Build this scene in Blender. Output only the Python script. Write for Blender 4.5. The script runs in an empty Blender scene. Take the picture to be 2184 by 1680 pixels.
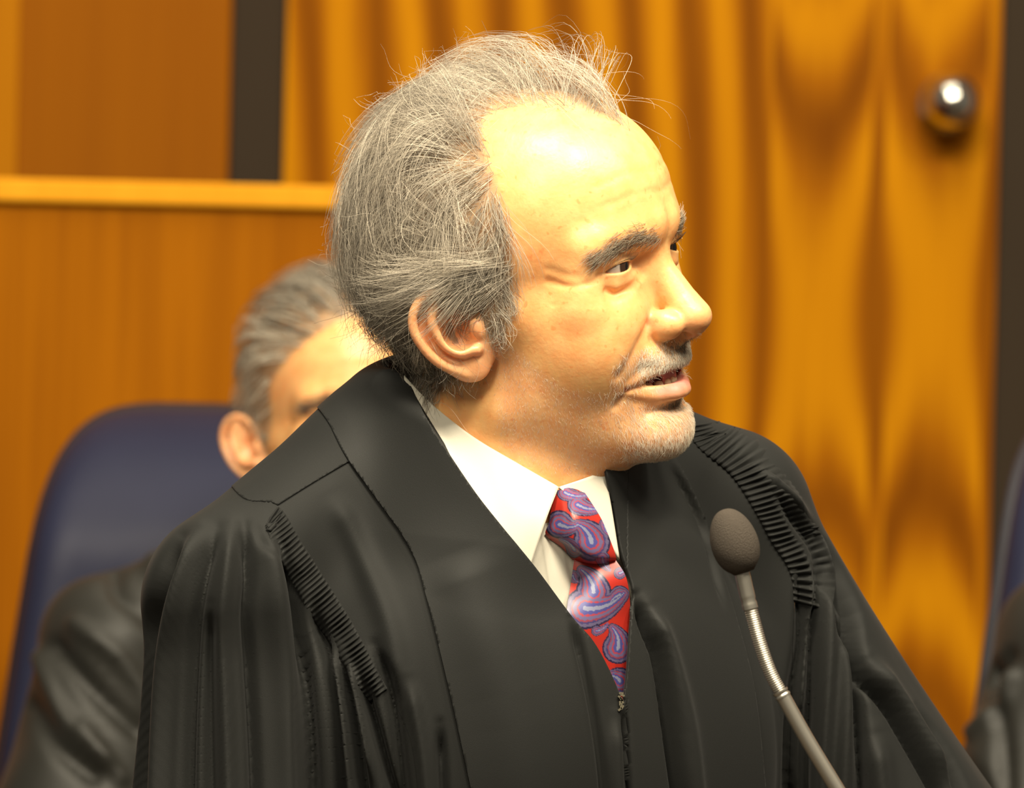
import bpy, bmesh, math, random
import numpy as np
from mathutils import Vector, Matrix, Euler

random.seed(7); rng = np.random.default_rng(7)
scene = bpy.context.scene
COL = scene.collection

# ------------------------------------------------------------------ camera
FW, FH = 2184.0, 1680.0
CAM_DIST = 4.0
FPX = 3533.0 * CAM_DIST                 # focal length in pixels
CAM_LOC = Vector((0.0, -CAM_DIST, 1.60))
ROLL = math.radians(1.4)
cam_data = bpy.data.cameras.new('camera')
cam = bpy.data.objects.new('camera', cam_data); COL.objects.link(cam)
cam_data.sensor_fit = 'HORIZONTAL'; cam_data.sensor_width = 36.0
cam_data.lens = FPX / FW * 36.0
cam_data.clip_start = 0.05; cam_data.clip_end = 60
CAM_ROT = Euler((math.pi/2, 0, 0)).to_matrix() @ Matrix.Rotation(ROLL, 3, 'Z')
cam.matrix_world = Matrix.Translation(CAM_LOC) @ CAM_ROT.to_4x4()
cam_data.dof.use_dof = True
cam_data.dof.focus_distance = CAM_DIST - 0.05
cam_data.dof.aperture_fstop = 11.0
scene.camera = cam

# ------------------------------------------------------------------ world and light
world = bpy.data.worlds.new('world'); scene.world = world
world.use_nodes = True
wb = world.node_tree.nodes['Background']
wb.inputs[0].default_value = (1.0, 0.88, 0.68, 1); wb.inputs[1].default_value = 0.14

def area(name, loc, target, size, power, col, sy=None):
    l = bpy.data.lights.new(name, 'AREA'); l.shape = 'RECTANGLE'
    l.size = size; l.size_y = sy or size; l.energy = power; l.color = col
    o = bpy.data.objects.new(name, l); COL.objects.link(o)
    o.location = loc
    o.rotation_euler = (Vector(target) - Vector(loc)).to_track_quat('-Z', 'Y').to_euler()
    return o
WARM = (1.0, 0.89, 0.68)
area('ceiling_light_front', (0.55, -1.5, 3.6), (0.1, 0.0, 1.6), 0.55, 86, WARM)
area('ceiling_light_middle', (-0.35, -1.0, 3.6), (0.0, 0.0, 1.6), 0.5, 62, WARM)
area('ceiling_light_side', (1.5, -0.9, 3.6), (0.1, 0.0, 1.6), 0.5, 38, WARM)
area('front_fill_light', (-0.9, -3.2, 3.6), (0.0, 0.0, 1.5), 0.8, 60, WARM)  # added front fill that softens the shading on the cheek
area('ceiling_light_back', (0.1, 1.3, 3.6), (0.1, 2.2, 1.2), 1.6, 31, WARM)
scene.view_settings.view_transform = 'Standard'
scene.view_settings.look = 'None'
scene.view_settings.gamma = 1.0
scene.view_settings.use_curve_mapping = False
scene.view_settings.exposure = 0.2

# ------------------------------------------------------------------ helpers
CR = np.array(CAM_ROT); CL = np.array(CAM_LOC)
def at(px, py, d):
    """world point seen at pixel (px, py) at distance d (m) along the optical axis"""
    v = np.array([(px - FW/2)/FPX*d, -(py - FH/2)/FPX*d, -d])
    return CL + CR @ v
def at_arr(px, py, d):
    px, py, d = np.broadcast_arrays(np.asarray(px, float), np.asarray(py, float), np.asarray(d, float))
    v = np.stack([(px - FW/2)/FPX*d, -(py - FH/2)/FPX*d, -d], -1)
    return CL + v @ CR.T

def link(name, me, mat=None, parent=None, smooth=True):
    o = bpy.data.objects.new(name, me); COL.objects.link(o)
    if mat is not None: me.materials.append(mat)
    if parent is not None: o.parent = parent
    if smooth and len(me.polygons):
        me.polygons.foreach_set('use_smooth', np.ones(len(me.polygons), bool))
    return o
def mesh_np(name, V, F, mat=None, parent=None, smooth=True, attrs=None):
    """V (n,3); F (m,k) array of equal-size faces"""
    V = np.ascontiguousarray(V, np.float32); F = np.ascontiguousarray(F, np.int32)
    me = bpy.data.meshes.new(name)
    m, k = F.shape
    me.vertices.add(len(V)); me.vertices.foreach_set('co', V.ravel())
    me.loops.add(m*k); me.loops.foreach_set('vertex_index', F.ravel())
    me.polygons.add(m); me.polygons.foreach_set('loop_start', np.arange(0, m*k, k, dtype=np.int32))
    me.update(calc_edges=True)
    for an, (typ, arr) in (attrs or {}).items():
        a = me.attributes.new(an, typ, 'POINT')
        if typ == 'FLOAT': a.data.foreach_set('value', np.ascontiguousarray(arr, np.float32).ravel())
        else: a.data.foreach_set('color', np.ascontiguousarray(arr, np.float32).ravel())
    me.validate()
    return link(name, me, mat, parent, smooth)
def empty(name, loc, label=None, cat=None, group=None):
    o = bpy.data.objects.new(name, None); COL.objects.link(o); o.location = loc
    o.empty_display_size = 0.05
    tag(o, label, cat, group); return o
def tag(o, label=None, cat=None, group=None, kind=None):
    for k, v in (('label', label), ('category', cat), ('group', group), ('kind', kind)):
        if v: o[k] = v
    return o
def par(o, parent):
    """parent keeping the world place (the parent is an unrotated empty)"""
    o.parent = parent
    o.location = Vector(o.location) - parent.location
    return o
# ------------------------------------------------------------------ signed-distance sculpting
F32 = np.float32
def smin(a, b, k):
    h = np.maximum(k - np.abs(a - b), 0)/k
    return np.minimum(a, b) - h*h*k*0.25
def smax(a, b, k): return -smin(-a, -b, k)
def ell(x, y, z, c, r):
    px, py, pz = (x - c[0])/r[0], (y - c[1])/r[1], (z - c[2])/r[2]
    k0 = np.sqrt(px*px + py*py + pz*pz)
    k1 = np.sqrt((px/r[0])**2 + (py/r[1])**2 + (pz/r[2])**2) + 1e-9
    return k0*(k0 - 1)/k1
def cone(x, y, z, a, b, ra, rb, ease=1.0):
    bx, by, bz = b[0]-a[0], b[1]-a[1], b[2]-a[2]
    px, py, pz = x-a[0], y-a[1], z-a[2]
    t = np.clip((px*bx + py*by + pz*bz)/(bx*bx + by*by + bz*bz), 0, 1)
    return np.sqrt((px-t*bx)**2 + (py-t*by)**2 + (pz-t*bz)**2) - (ra + (rb-ra)*(t if ease == 1.0 else t**ease))
def chain(x, y, z, pts, rs):
    d = None
    for i in range(len(pts)-1):
        e = cone(x, y, z, pts[i], pts[i+1], rs[i], rs[i+1])
        d = e if d is None else np.minimum(d, e)
    return d
def crom(pts, n=6):
    """Catmull-Rom through the points"""
    P = np.array(pts, float); P = np.vstack([2*P[0]-P[1], P, 2*P[-1]-P[-2]])
    out = []
    for i in range(1, len(P)-2):
        t = np.linspace(0, 1, n, endpoint=False)[:, None]
        a, b, c, d = P[i-1], P[i], P[i+1], P[i+2]
        out.append(0.5*((2*b) + (c-a)*t + (2*a-5*b+4*c-d)*t*t + (-a+3*b-3*c+d)*t**3))
    out.append(P[-2][None]); return np.vstack(out)

def mesh_sdf(f, lo, hi, h, newton=2):
    """narrow-band naive surface nets; returns V, F (quads)"""
    lo = np.array(lo, float); B = 4; H = h*B
    n = np.ceil((np.array(hi)-lo)/H).astype(int)
    cx = [lo[i] + H*(np.arange(n[i])+0.5) for i in range(3)]
    X, Y, Z = np.meshgrid(*[c.astype(F32) for c in cx], indexing='ij')
    dc = f(X.ravel(), Y.ravel(), Z.ravel(), False).reshape(n)
    vals = np.repeat(np.repeat(np.repeat(np.where(dc < 0, F32(-9), F32(9)), B, 0), B, 1), B, 2)
    act = np.abs(dc) < H*1.75
    bi = np.argwhere(act)
    o = np.stack(np.meshgrid(*[np.arange(B)]*3, indexing='ij'), -1).reshape(-1, 3)
    idx = (bi[:, None, :]*B + o[None]).reshape(-1, 3)
    P = (lo + h*(idx + 0.5)).astype(F32)
    out = np.empty(len(P), F32)
    for s in range(0, len(P), 400000):
        q = P[s:s+400000]; out[s:s+400000] = f(q[:, 0], q[:, 1], q[:, 2], True)
    vals[idx[:, 0], idx[:, 1], idx[:, 2]] = out
    ins = vals < 0
    N = vals.shape
    c8 = [(i, j, k) for i in (0, 1) for j in (0, 1) for k in (0, 1)]
    cnt = sum(ins[i:N[0]-1+i, j:N[1]-1+j, k:N[2]-1+k].astype(np.int8) for i, j, k in c8)
    cells = np.argwhere((cnt > 0) & (cnt < 8))
    cid = -np.ones((N[0]-1, N[1]-1, N[2]-1), np.int32)
    cid[cells[:, 0], cells[:, 1], cells[:, 2]] = np.arange(len(cells))
    cv = np.stack([vals[cells[:, 0]+i, cells[:, 1]+j, cells[:, 2]+k] for i, j, k in c8], 1)
    acc = np.zeros((len(cells), 3)); w = np.zeros(len(cells))
    for a in range(8):
        for b in range(a+1, 8):
            da = np.array(c8[b])-np.array(c8[a])
            if np.abs(da).sum() != 1: continue
            m = (cv[:, a] < 0) != (cv[:, b] < 0)
            t = cv[m, a]/(cv[m, a]-cv[m, b])
            acc[m] += np.array(c8[a]) + t[:, None]*da; w[m] += 1
    V = lo + h*(cells + 0.5 + acc/w[:, None])
    Q = []
    for ax in range(3):
        sl0 = [slice(1, N[i]-1) for i in range(3)]; sl0[ax] = slice(0, N[ax]-1)
        sl1 = list(sl0); sl1[ax] = slice(1, N[ax])
        a, b = ins[tuple(sl0)], ins[tuple(sl1)]
        e = np.argwhere(a != b)
        flip = a[e[:, 0], e[:, 1], e[:, 2]]
        off = [1, 1, 1]; off[ax] = 0
        e = e + off
        u, v = (ax+1) % 3, (ax+2) % 3
        eu = np.zeros(3, int); eu[u] = 1; ev = np.zeros(3, int); ev[v] = 1
        g = lambda q: cid[q[:, 0], q[:, 1], q[:, 2]]
        q = np.stack([g(e-eu-ev), g(e-ev), g(e), g(e-eu)], 1)
        q[~flip] = q[~flip][:, ::-1]
        Q.append(q)
    Q = np.vstack(Q); Q = Q[(Q >= 0).all(1)]
    for it in range(newton):
        q = V.astype(F32); d = f(q[:, 0], q[:, 1], q[:, 2], True); e = F32(0.25*h)
        g = np.stack([f(q[:, 0]+e, q[:, 1], q[:, 2], True)-d, f(q[:, 0], q[:, 1]+e, q[:, 2], True)-d,
                      f(q[:, 0], q[:, 1], q[:, 2]+e, True)-d], 1)/e
        gn = np.maximum((g*g).sum(1), 0.25)
        V = V - np.clip(d/gn, -0.5*h, 0.5*h)[:, None]*g
    # keep the biggest shell (drops stray inner bubbles)
    return V, Q

def biggest(V, Q):
    lab = np.arange(len(V))
    for it in range(200):
        m = lab[Q].min(1); new = lab.copy()
        for c in range(4): np.minimum.at(new, Q[:, c], m)
        new = new[new]
        if (new == lab).all(): break
        lab = new
    u, c = np.unique(lab, return_counts=True); k = u[c.argmax()]
    keep = lab == k; idx = -np.ones(len(V), int); idx[keep] = np.arange(keep.sum())
    return V[keep], idx[Q[keep[Q[:, 0]]]]

# head frame (mm): x forward, y to the person's left, z up, origin between the ears
EYE = (75.5, 32.5, 20.0); EYE_R = 12.3
TIE = lambda a: a
def polyd(x, y, z, pts):
    return chain(x, y, z, pts, [0]*len(pts))

GROOVES = [  # (points with |y|, depth mm, width mm)
    ([(90, 22, -17), (89, 33, -26), (85, 40, -34), (80, 45, -42)], 1.7, 4.0),          # nasolabial
    ([(92, 19, 13), (89, 30, 7), (83, 42, 4.5), (79, 47, 7.5)], 1.9, 3.0),             # under the eye bag
    ([(80, 52, 16), (74, 58, 14.5), (66, 60, 13.5), (59, 61, 14.5), (51, 63, 17.5)], 0.9, 2.3),   # crow's feet
    ([(70, 60, 19), (62, 61.5, 20.5), (52, 64, 25)], 0.4, 2.4),
    ([(70, 59, 8), (62, 60, 5), (53, 63, 3)], 0.6, 1.8),
    ([(93, 19, 26), (91, 30, 27), (86, 42, 24), (79, 53, 17.5)], 1.6, 1.6),            # fold over the lid
    ([(95, 0, -71), (92, 10, -71), (84, 22, -70)], 2.4, 4.6),                          # under the lip
    ([(80, 37, -54), (75, 41, -62)], 1.6, 2.8),                                        # mouth corner
    ([(102, 0, 60), (97, 25, 62), (83, 45, 58)], 0.5, 2.5),                            # forehead lines
    ([(100, 0, 72), (93, 25, 75), (80, 44, 70)], 0.4, 2.5),
]
EARF = math.radians(32); EART = math.radians(14)
EAR0 = (3.0, 73.5, -4.0)
def ear_coords(x, ay, z):
    qx, qy, qz = x-EAR0[0], ay-EAR0[1], z-EAR0[2]
    s = -qx*math.cos(EARF) + qy*math.sin(EARF)
    n = qx*math.sin(EARF) + qy*math.cos(EARF)
    ct, st = math.cos(EART), math.sin(EART)
    return s*ct - qz*st, s*st + qz*ct, n
HELIX = crom([(3, 2, -1), (1, 9, 1.5), (4, 18, 3), (13, 26, 4), (24, 25.5, 4.5), (32, 18, 5), (34.5, 7, 5), (31, -7, 4.5), (24, -18, 3.5), (15, -26, 2)], 3)
ANTI = crom([(17, 20, 3.5), (22, 13, 5.5), (23, 4, 6.5), (20, -6, 6.5), (14, -12.5, 6.5), (7, -13.5, 6.5), (3.5, -14.5, 6)], 3)
def ear_sdf(x, ay, z):
    s, t, n = ear_coords(x, ay, z)
    d = ell(s, t, n, (17, 2, 0), (18, 26, 3.6))
    d = smin(d, ell(s, t, n, (9, -23, 0.5), (11, 10.5, 4.2)), 7)
    d = smin(d, chain(s, t, n, HELIX, np.linspace(2.4, 3.2, len(HELIX))), 2.5)
    d = smin(d, chain(s, t, n, ANTI, np.linspace(3.0, 3.2, len(ANTI))), 3.0)
    d = smin(d, ell(s, t, n, (10, 0, -5), (14, 18, 6)), 4)
    d = smax(d, -ell(s, t, n, (10.5, -1, 5), (9.5, 11.5, 9)), 2.0)
    d = smax(d, -ell(s, t, n, (10, 12, 4.5), (5, 9, 4)), 2.5)
    d = smin(d, ell(s, t, n, (-1.0, -3, 4.2), (4.6, 6.5, 4.2)), 2.5)
    d = smin(d, ell(s, t, n, (-2, -12, -2), (6, 14, 6)), 5)
    return d

UPLIP = [(78, 37, -53.0), (85, 30, -48.0), (93, 18, -43.5), (98, 6, -41.8), (99, 0, -42.3)]
LOLIP = [(78, 37, -54.5), (84, 29, -57.5), (91, 18, -60.5), (96.5, 6, -61.5), (97.5, 0, -61.5)]
GAPL = [(82, 38.5, -54.0), (88.5, 29, -52.6), (97, 17, -51.6), (103, 0, -51)]

def make_head(neck_a, neck_b, neck_r=(57, 62), fat=1.0):
    def f(x, y, z, fine):
        ay = np.abs(y)
        d = ell(x, y, z, (-4, 0, 38), (97, 77, 88))
        d = smin(d, ell(x, y, z, (40, 0, 54), (58, 59, 60)), 22)
        d = smin(d, ell(x, y, z, (36, 0, -22), (56, 55, 72)), 20)
        d = smin(d, cone(x, ay, z, (60, 42, -8), (12, 58, -2), 17, 14), 16)          # cheek bones
        d = smin(d, cone(x, ay, z, (8, 50, -60), (76, 16, -84), 14*fat, 15), 16)      # jaw
        d = smin(d, ell(x, y, z, (30, 0, -74), (55, 46, 30)), 20)                     # under the chin
        d = smin(d, ell(x, y, z, (69, 0, -48), (28, 33, 33)), 14)                     # muzzle
        d = smin(d, ell(x, y, z, (84.5, 0, -86), (14, 21, 16)), 10)                   # chin
        d = smin(d, ell(x, ay, z, (71, 33, -24), (18, 17, 20)), 14)                   # cheek
        d = smin(d, ell(x, ay, z, (34, 34, -42), (40, 29, 40)), 18)                   # full side of the face
        d = smin(d, ell(x, ay, z, (58, 43, -24), (24, 20.5, 30)), 16)
        # neck
        d = smin(d, cone(x, y, z, neck_a, neck_b, neck_r[0], neck_r[1]), 18)
        d = smin(d, cone(x, y, z, (26, -10, -86), (0, -34, -140), 36, 40), 20)
        # brow and socket
        d = smin(d, cone(x, ay, z, (92.5, 9, 40), (77, 44, 37), 9.5, 8), 12)
        d = smax(d, -ell(x, ay, z, (104, 29, 20), (20, 17, 10)), 9)
        d = smin(d, cone(x, ay, z, (70, 49, 32), (66, 52, 0), 8.5, 10), 14)             # outer rim
        d = smin(d, ell(x, ay, z, (77, 27, -10), (14, 20, 17)), 10)
        # nose
        d = smin(d, cone(x, y, z, (83.5, 0, 28), (105, 0, -8), 8, 10.5), 8)
        d = smin(d, ell(x, y, z, (110.5, 0, -17), (12.5, 12.5, 11)), 6)
        d = smin(d, cone(x, y, z, (111, 0, -24), (98, 0, -30), 5, 5.5), 4)
        d = smin(d, ell(x, ay, z, (98, 14, -19.5), (13.5, 8, 9.5)), 3.2)
        # moustache pad and lips
        d = smin(d, ell(x, y, z, (89.5, 0, -37.5), (10, 26, 10)), 7)
        d = smin(d, chain(x, ay, z, UPLIP, [2.6, 3.2, 3.6, 3.9, 3.7]), 4.5)
        d = smin(d, chain(x, ay, z, LOLIP, [1.2, 2.0, 3.7, 5.0, 5.2]), 4.5)
        if fine:
            d = smax(d, -ell(x, ay, z, (106, 6.5, -29), (7, 3.6, 4.5)), 2)               # nostrils
            d = smax(d, -chain(x, ay, z, GAPL, [1.0, 2.0, 4.2, 4.8]), 1.6)
            d = smax(d, -chain(x-6, ay, z, [(p[0]-12, max(0, p[1]-4), p[2]) for p in GAPL], [0.8, 2.6, 4.6, 5.2]), 1.6)
            d = smax(d, -ell(x, y, z, (80, 0, -52), (17, 27, 7)), 2)
            # lids
            ex, ey, ez = x-EYE[0], ay-EYE[1], z-EYE[2]
            r = np.sqrt(ex*ex + ey*ey + ez*ez) + 1e-6
            d = smin(d, r - 14.1, 4)
            d = smin(d, cone(x, ay, z, (87, 22, 30), (77, 46, 25), 4.0, 5.2), 5)       # hooded fold
            d = smin(d, cone(x, ay, z, (86.5, 22, 10.5), (81, 39, 10), 4.0, 4.2), 5)        # bag
            az = np.degrees(np.arctan2(ey, np.maximum(ex, 1e-3))); el = np.degrees(np.arcsin(np.clip(ez/r, -1, 1)))
            u = np.clip((az-17)/55.0, -1.2, 1.2)
            up = 11.5*(1-u*u) - 4*u; lo = -12*(1-u*u) - 6.0*u
            g = np.minimum(up-el, el-lo)*(r*math.pi/180)
            g = np.where((ex > 0) & (r < 24), g, -9)
            d = smax(d, g, 1.0)
            for pts, dep, w in GROOVES:
                pa = np.array(pts); lo_, hi_ = pa.min(0)-3*w, pa.max(0)+3*w
                m = np.where((x > lo_[0]) & (x < hi_[0]) & (ay > lo_[1]) & (ay < hi_[1]) & (z > lo_[2]) & (z < hi_[2]))[0]
                if len(m): d[m] += dep*np.exp(-(polyd(x[m], ay[m], z[m], pts)/w)**2)
        m = np.where((x > -52) & (x < 34) & (ay > 48) & (np.abs(z+4) < 50))[0]
        if len(m): d[m] = smin(d[m], ear_sdf(x[m], ay[m], z[m]), 3.5)
        return d.astype(F32)
    return f
HEAD_VOX = 1.1; ROBE_VOX = 1.65
NHAIR = 15500
# ------------------------------------------------------------------ materials
def new_mat(name):
    m = bpy.data.materials.new(name); m.use_nodes = True
    nt = m.node_tree; b = nt.nodes['Principled BSDF']
    return m, nt, b
def N(nt, typ, **kw):
    n = nt.nodes.new(typ)
    for k, v in kw.items(): setattr(n, k, v)
    return n
def skin_material():
    m, nt, b = new_mat('skin')
    at_ = N(nt, 'ShaderNodeAttribute', attribute_name='tint')
    tc = N(nt, 'ShaderNodeTexCoord')
    n1 = N(nt, 'ShaderNodeTexNoise'); n1.inputs['Scale'].default_value = 95; n1.inputs['Detail'].default_value = 5
    n2 = N(nt, 'ShaderNodeTexNoise'); n2.inputs['Scale'].default_value = 420; n2.inputs['Detail'].default_value = 3
    nt.links.new(tc.outputs['Object'], n1.inputs['Vector']); nt.links.new(tc.outputs['Object'], n2.inputs['Vector'])
    r = N(nt, 'ShaderNodeValToRGB'); r.color_ramp.elements[0].position = 0.38; r.color_ramp.elements[1].position = 0.62
    r.color_ramp.elements[0].color = (1, 1, 1, 1); r.color_ramp.elements[1].color = (0.97, 0.82, 0.74, 1)
    nt.links.new(n1.outputs['Fac'], r.inputs['Fac'])
    n3 = N(nt, 'ShaderNodeTexNoise'); n3.inputs['Scale'].default_value = 230; n3.inputs['Detail'].default_value = 1
    nt.links.new(tc.outputs['Object'], n3.inputs['Vector'])
    fr = N(nt, 'ShaderNodeValToRGB'); fr.color_ramp.elements[0].position = 0.66; fr.color_ramp.elements[1].position = 0.76
    fr.color_ramp.elements[0].color = (1, 1, 1, 1); fr.color_ramp.elements[1].color = (0.93, 0.70, 0.58, 1)
    nt.links.new(n3.outputs['Fac'], fr.inputs['Fac'])
    m0 = N(nt, 'ShaderNodeMix', data_type='RGBA', blend_type='MULTIPLY'); m0.inputs['Factor'].default_value = 1.0
    nt.links.new(r.outputs['Color'], m0.inputs['A']); nt.links.new(fr.outputs['Color'], m0.inputs['B'])
    mx = N(nt, 'ShaderNodeMix', data_type='RGBA', blend_type='MULTIPLY'); mx.inputs['Factor'].default_value = 0.8
    nt.links.new(at_.outputs['Color'], mx.inputs['A']); nt.links.new(m0.outputs['Result'], mx.inputs['B'])
    nt.links.new(mx.outputs['Result'], b.inputs['Base Color'])
    bp = N(nt, 'ShaderNodeBump'); bp.inputs['Strength'].default_value = 0.12; bp.inputs['Distance'].default_value = 0.0015
    nt.links.new(n2.outputs['Fac'], bp.inputs['Height']); nt.links.new(bp.outputs['Normal'], b.inputs['Normal'])
    b.inputs['Roughness'].default_value = 0.38
    b.inputs['Specular IOR Level'].default_value = 0.5
    b.inputs['Subsurface Weight'].default_value = 0.35
    b.inputs['Subsurface Radius'].default_value = (1.0, 0.35, 0.16)
    b.inputs['Subsurface Scale'].default_value = 0.006
    return m
M_SKIN = skin_material()
def simple_mat(name, col, rough=0.5, spec=0.5, metal=0.0, bump=None, sheen=0.0, coat=0.0):
    m, nt, b = new_mat(name)
    b.inputs['Base Color'].default_value = (*col, 1); b.inputs['Roughness'].default_value = rough
    b.inputs['Specular IOR Level'].default_value = spec; b.inputs['Metallic'].default_value = metal
    b.inputs['Sheen Weight'].default_value = sheen; b.inputs['Coat Weight'].default_value = coat
    if bump:
        tc = N(nt, 'ShaderNodeTexCoord'); n = N(nt, 'ShaderNodeTexNoise')
        n.inputs['Scale'].default_value = bump[0]; n.inputs['Detail'].default_value = 4
        nt.links.new(tc.outputs['Object'], n.inputs['Vector'])
        bp = N(nt, 'ShaderNodeBump'); bp.inputs['Strength'].default_value = bump[1]; bp.inputs['Distance'].default_value = bump[2]
        nt.links.new(n.outputs['Fac'], bp.inputs['Height']); nt.links.new(bp.outputs['Normal'], b.inputs['Normal'])
    return m
def strand_material(name, rough=0.45, spec=0.5):
    m, nt, b = new_mat(name)
    a = N(nt, 'ShaderNodeAttribute', attribute_name='tint')
    nt.links.new(a.outputs['Color'], b.inputs['Base Color'])
    b.inputs['Roughness'].default_value = rough; b.inputs['Specular IOR Level'].default_value = spec
    return m
M_HAIR = strand_material('grey_hair'); M_BEARD = strand_material('white_stubble', 0.55)

# ------------------------------------------------------------------ the speaker's head
def rot_head(yaw, pitch, roll):
    a, p, r = (math.radians(v) for v in (yaw, pitch, roll))
    cp, sp, cr, sr, ca, sa = math.cos(p), math.sin(p), math.cos(r), math.sin(r), math.cos(a), math.sin(a)
    Rx = np.array([[1, 0, 0], [0, cr, -sr], [0, sr, cr]]); Ry = np.array([[cp, 0, -sp], [0, 1, 0], [sp, 0, cp]])
    Rz = np.array([[ca, -sa, 0], [sa, ca, 0], [0, 0, 1]])
    return np.array([[0, 1, 0], [0, 0, 1], [1, 0, 0]], float) @ Rz @ Ry @ Rx
HM = CR @ rot_head(62, 1.7, 11)
H0 = at(1118, 629, 4.0)
def hw(p): return H0 + (np.asarray(p, float) @ HM.T)*0.001      # head mm -> world
def sstep(a, b, x): t = np.clip((x-a)/(b-a), 0, 1); return t*t*(3-2*t)
def vnoise(V, s, seed=0):
    """cheap smooth noise in -1..1"""
    r = np.random.default_rng(seed); out = 0
    for k in range(6):
        d = r.normal(size=3); d /= np.linalg.norm(d); out = out + np.sin((V @ d)/s*(1+0.35*k) + r.uniform(0, 6.28))
    return out/3.2

HAIRLINE = None
def hair_mask(V):
    """1 on hair-bearing scalp (head mm)"""
    x, y, z = V[:, 0], np.abs(V[:, 1]), V[:, 2]
    # sides: front edge as a function of height; crown: a forelock left between the receding temples
    lim = np.interp(z, [-90, -60, -40, -25, -12, 0, 15, 35, 55, 82, 102, 116, 130], [-48, -40, -26, -16, 18, 26, 31, 33, 31, 24, 13, 8, 4])
    nz = 2.5*vnoise(V, 12, 3)
    m = sstep(5, -5, x - lim + nz)
    fy = np.interp(x, [0, 8, 31, 55, 75, 86], [44, 36, 26, 19, 11, 0])
    m = np.maximum(m, 0.8*sstep(4, -4, y - fy + nz)*sstep(84, 92, z)*(x > -5))
    m *= sstep(-60, -48, z)                        # nape
    # skin around and behind the ear
    s, t, n = ear_coords(x, y, z)
    m *= 1 - ((s > -6) & (s < 12) & (t < 10) & (t > -45) & (y > 45))*1.0
    m *= 1 - ((np.minimum(n, 9) > -1.5) & (s > -4) & (y > 60) & (ear_sdf(x, y, z) < 1.5))*1.0
    return np.clip(m, 0, 1)
def beard_mask(V):
    x, y, z = V[:, 0], np.abs(V[:, 1]), V[:, 2]
    zt = np.interp(x, [0, 20, 40, 60, 75, 85, 110], [0, -14, -34, -48, -52, -30, -27])   # upper edge
    m = sstep(3, -6, z-zt)*sstep(2, 14, x)
    zb = np.interp(x, [0, 40, 80, 110], [-82, -100, -118, -120])
    m *= sstep(-6, 6, z-zb)
    return m
def lip_mask(V):
    x, ay, z = V[:, 0], np.abs(V[:, 1]), V[:, 2]
    du = chain(x, ay, z-0.6, UPLIP, [2.4, 3.0, 3.6, 3.8, 3.6]); dl = chain(x, ay, z-1.2, LOLIP, [0.2, 1.6, 4.0, 5.0, 5.0])
    inner = ((x > 60) & (z > -60) & (z < -45) & (x < 95-0.013*ay**2) & (ay < 34))
    return np.maximum(sstep(1.2, -0.6, np.minimum(du+0.4, dl)), inner*1.0), inner

NECK_B = tuple(np.linalg.inv(rot_head(62, 1.7, 11)) @ np.array([-24, -150, -12]))
head_f = make_head((-18, 0, -40), NECK_B, (55, 57))
HV, HQ = mesh_sdf(head_f, (-112, -104, -175), (134, 104, 140), HEAD_VOX)
HV, HQ = biggest(HV, HQ)

def head_tint(V):
    n = len(V); ay = np.abs(V[:, 1])
    base = np.array([0.88, 0.49, 0.195])
    C = np.tile(base, (n, 1))
    def mixc(c, m): C[:] = C*(1-m[:, None]) + np.array(c)*m[:, None]
    g = lambda c, r: np.exp(-(((V[:, 0]-c[0])/r[0])**2 + ((ay-c[1])/r[1])**2 + ((V[:, 2]-c[2])/r[2])**2))
    mixc((0.85, 0.41, 0.16), 0.7*g((38, 60, 44), (30, 40, 30)))         # temple, ruddier
    mixc((0.85, 0.42, 0.17), 0.6*g((60, 52, -20), (24, 30, 22)))         # cheek
    mixc((0.85, 0.38, 0.24), 0.45*g((112, 0, -16), (12, 16, 12)))        # nose
    mixc((0.80, 0.34, 0.20), 0.6*g((94, 19, -14), (7, 6, 9)))            # wing of the nose
    mixc((0.78, 0.36, 0.20), 0.45*g((78, 32, 22), (12, 22, 9)))          # lids
    mixc((0.83, 0.42, 0.24), 0.55*sstep(6, 0, ear_sdf(V[:, 0], ay, V[:, 2])))
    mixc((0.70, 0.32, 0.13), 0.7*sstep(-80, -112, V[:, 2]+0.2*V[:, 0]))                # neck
    b = beard_mask(V); mixc((0.78, 0.42, 0.22), 0.5*b)
    h = hair_mask(V); mixc((0.30, 0.23, 0.16), 0.8*h)
    lm, inner = lip_mask(V); mixc((0.80, 0.30, 0.26), 0.85*lm)
    deep = sstep(96, 89, V[:, 0] + 0.014*ay**2)*inner; mixc((0.16, 0.03, 0.025), deep)
    return np.c_[C, np.ones(n)]
SPEAKER = empty('person', (0.0, 0.02, 0.0),
    'grey-haired person in black robe, white collar and paisley tie speaking behind the microphone', 'person')
head_obj = par(mesh_np('body', hw(HV), HQ, M_SKIN, None, attrs={'tint': ('FLOAT_COLOR', head_tint(HV))}), SPEAKER)

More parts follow.
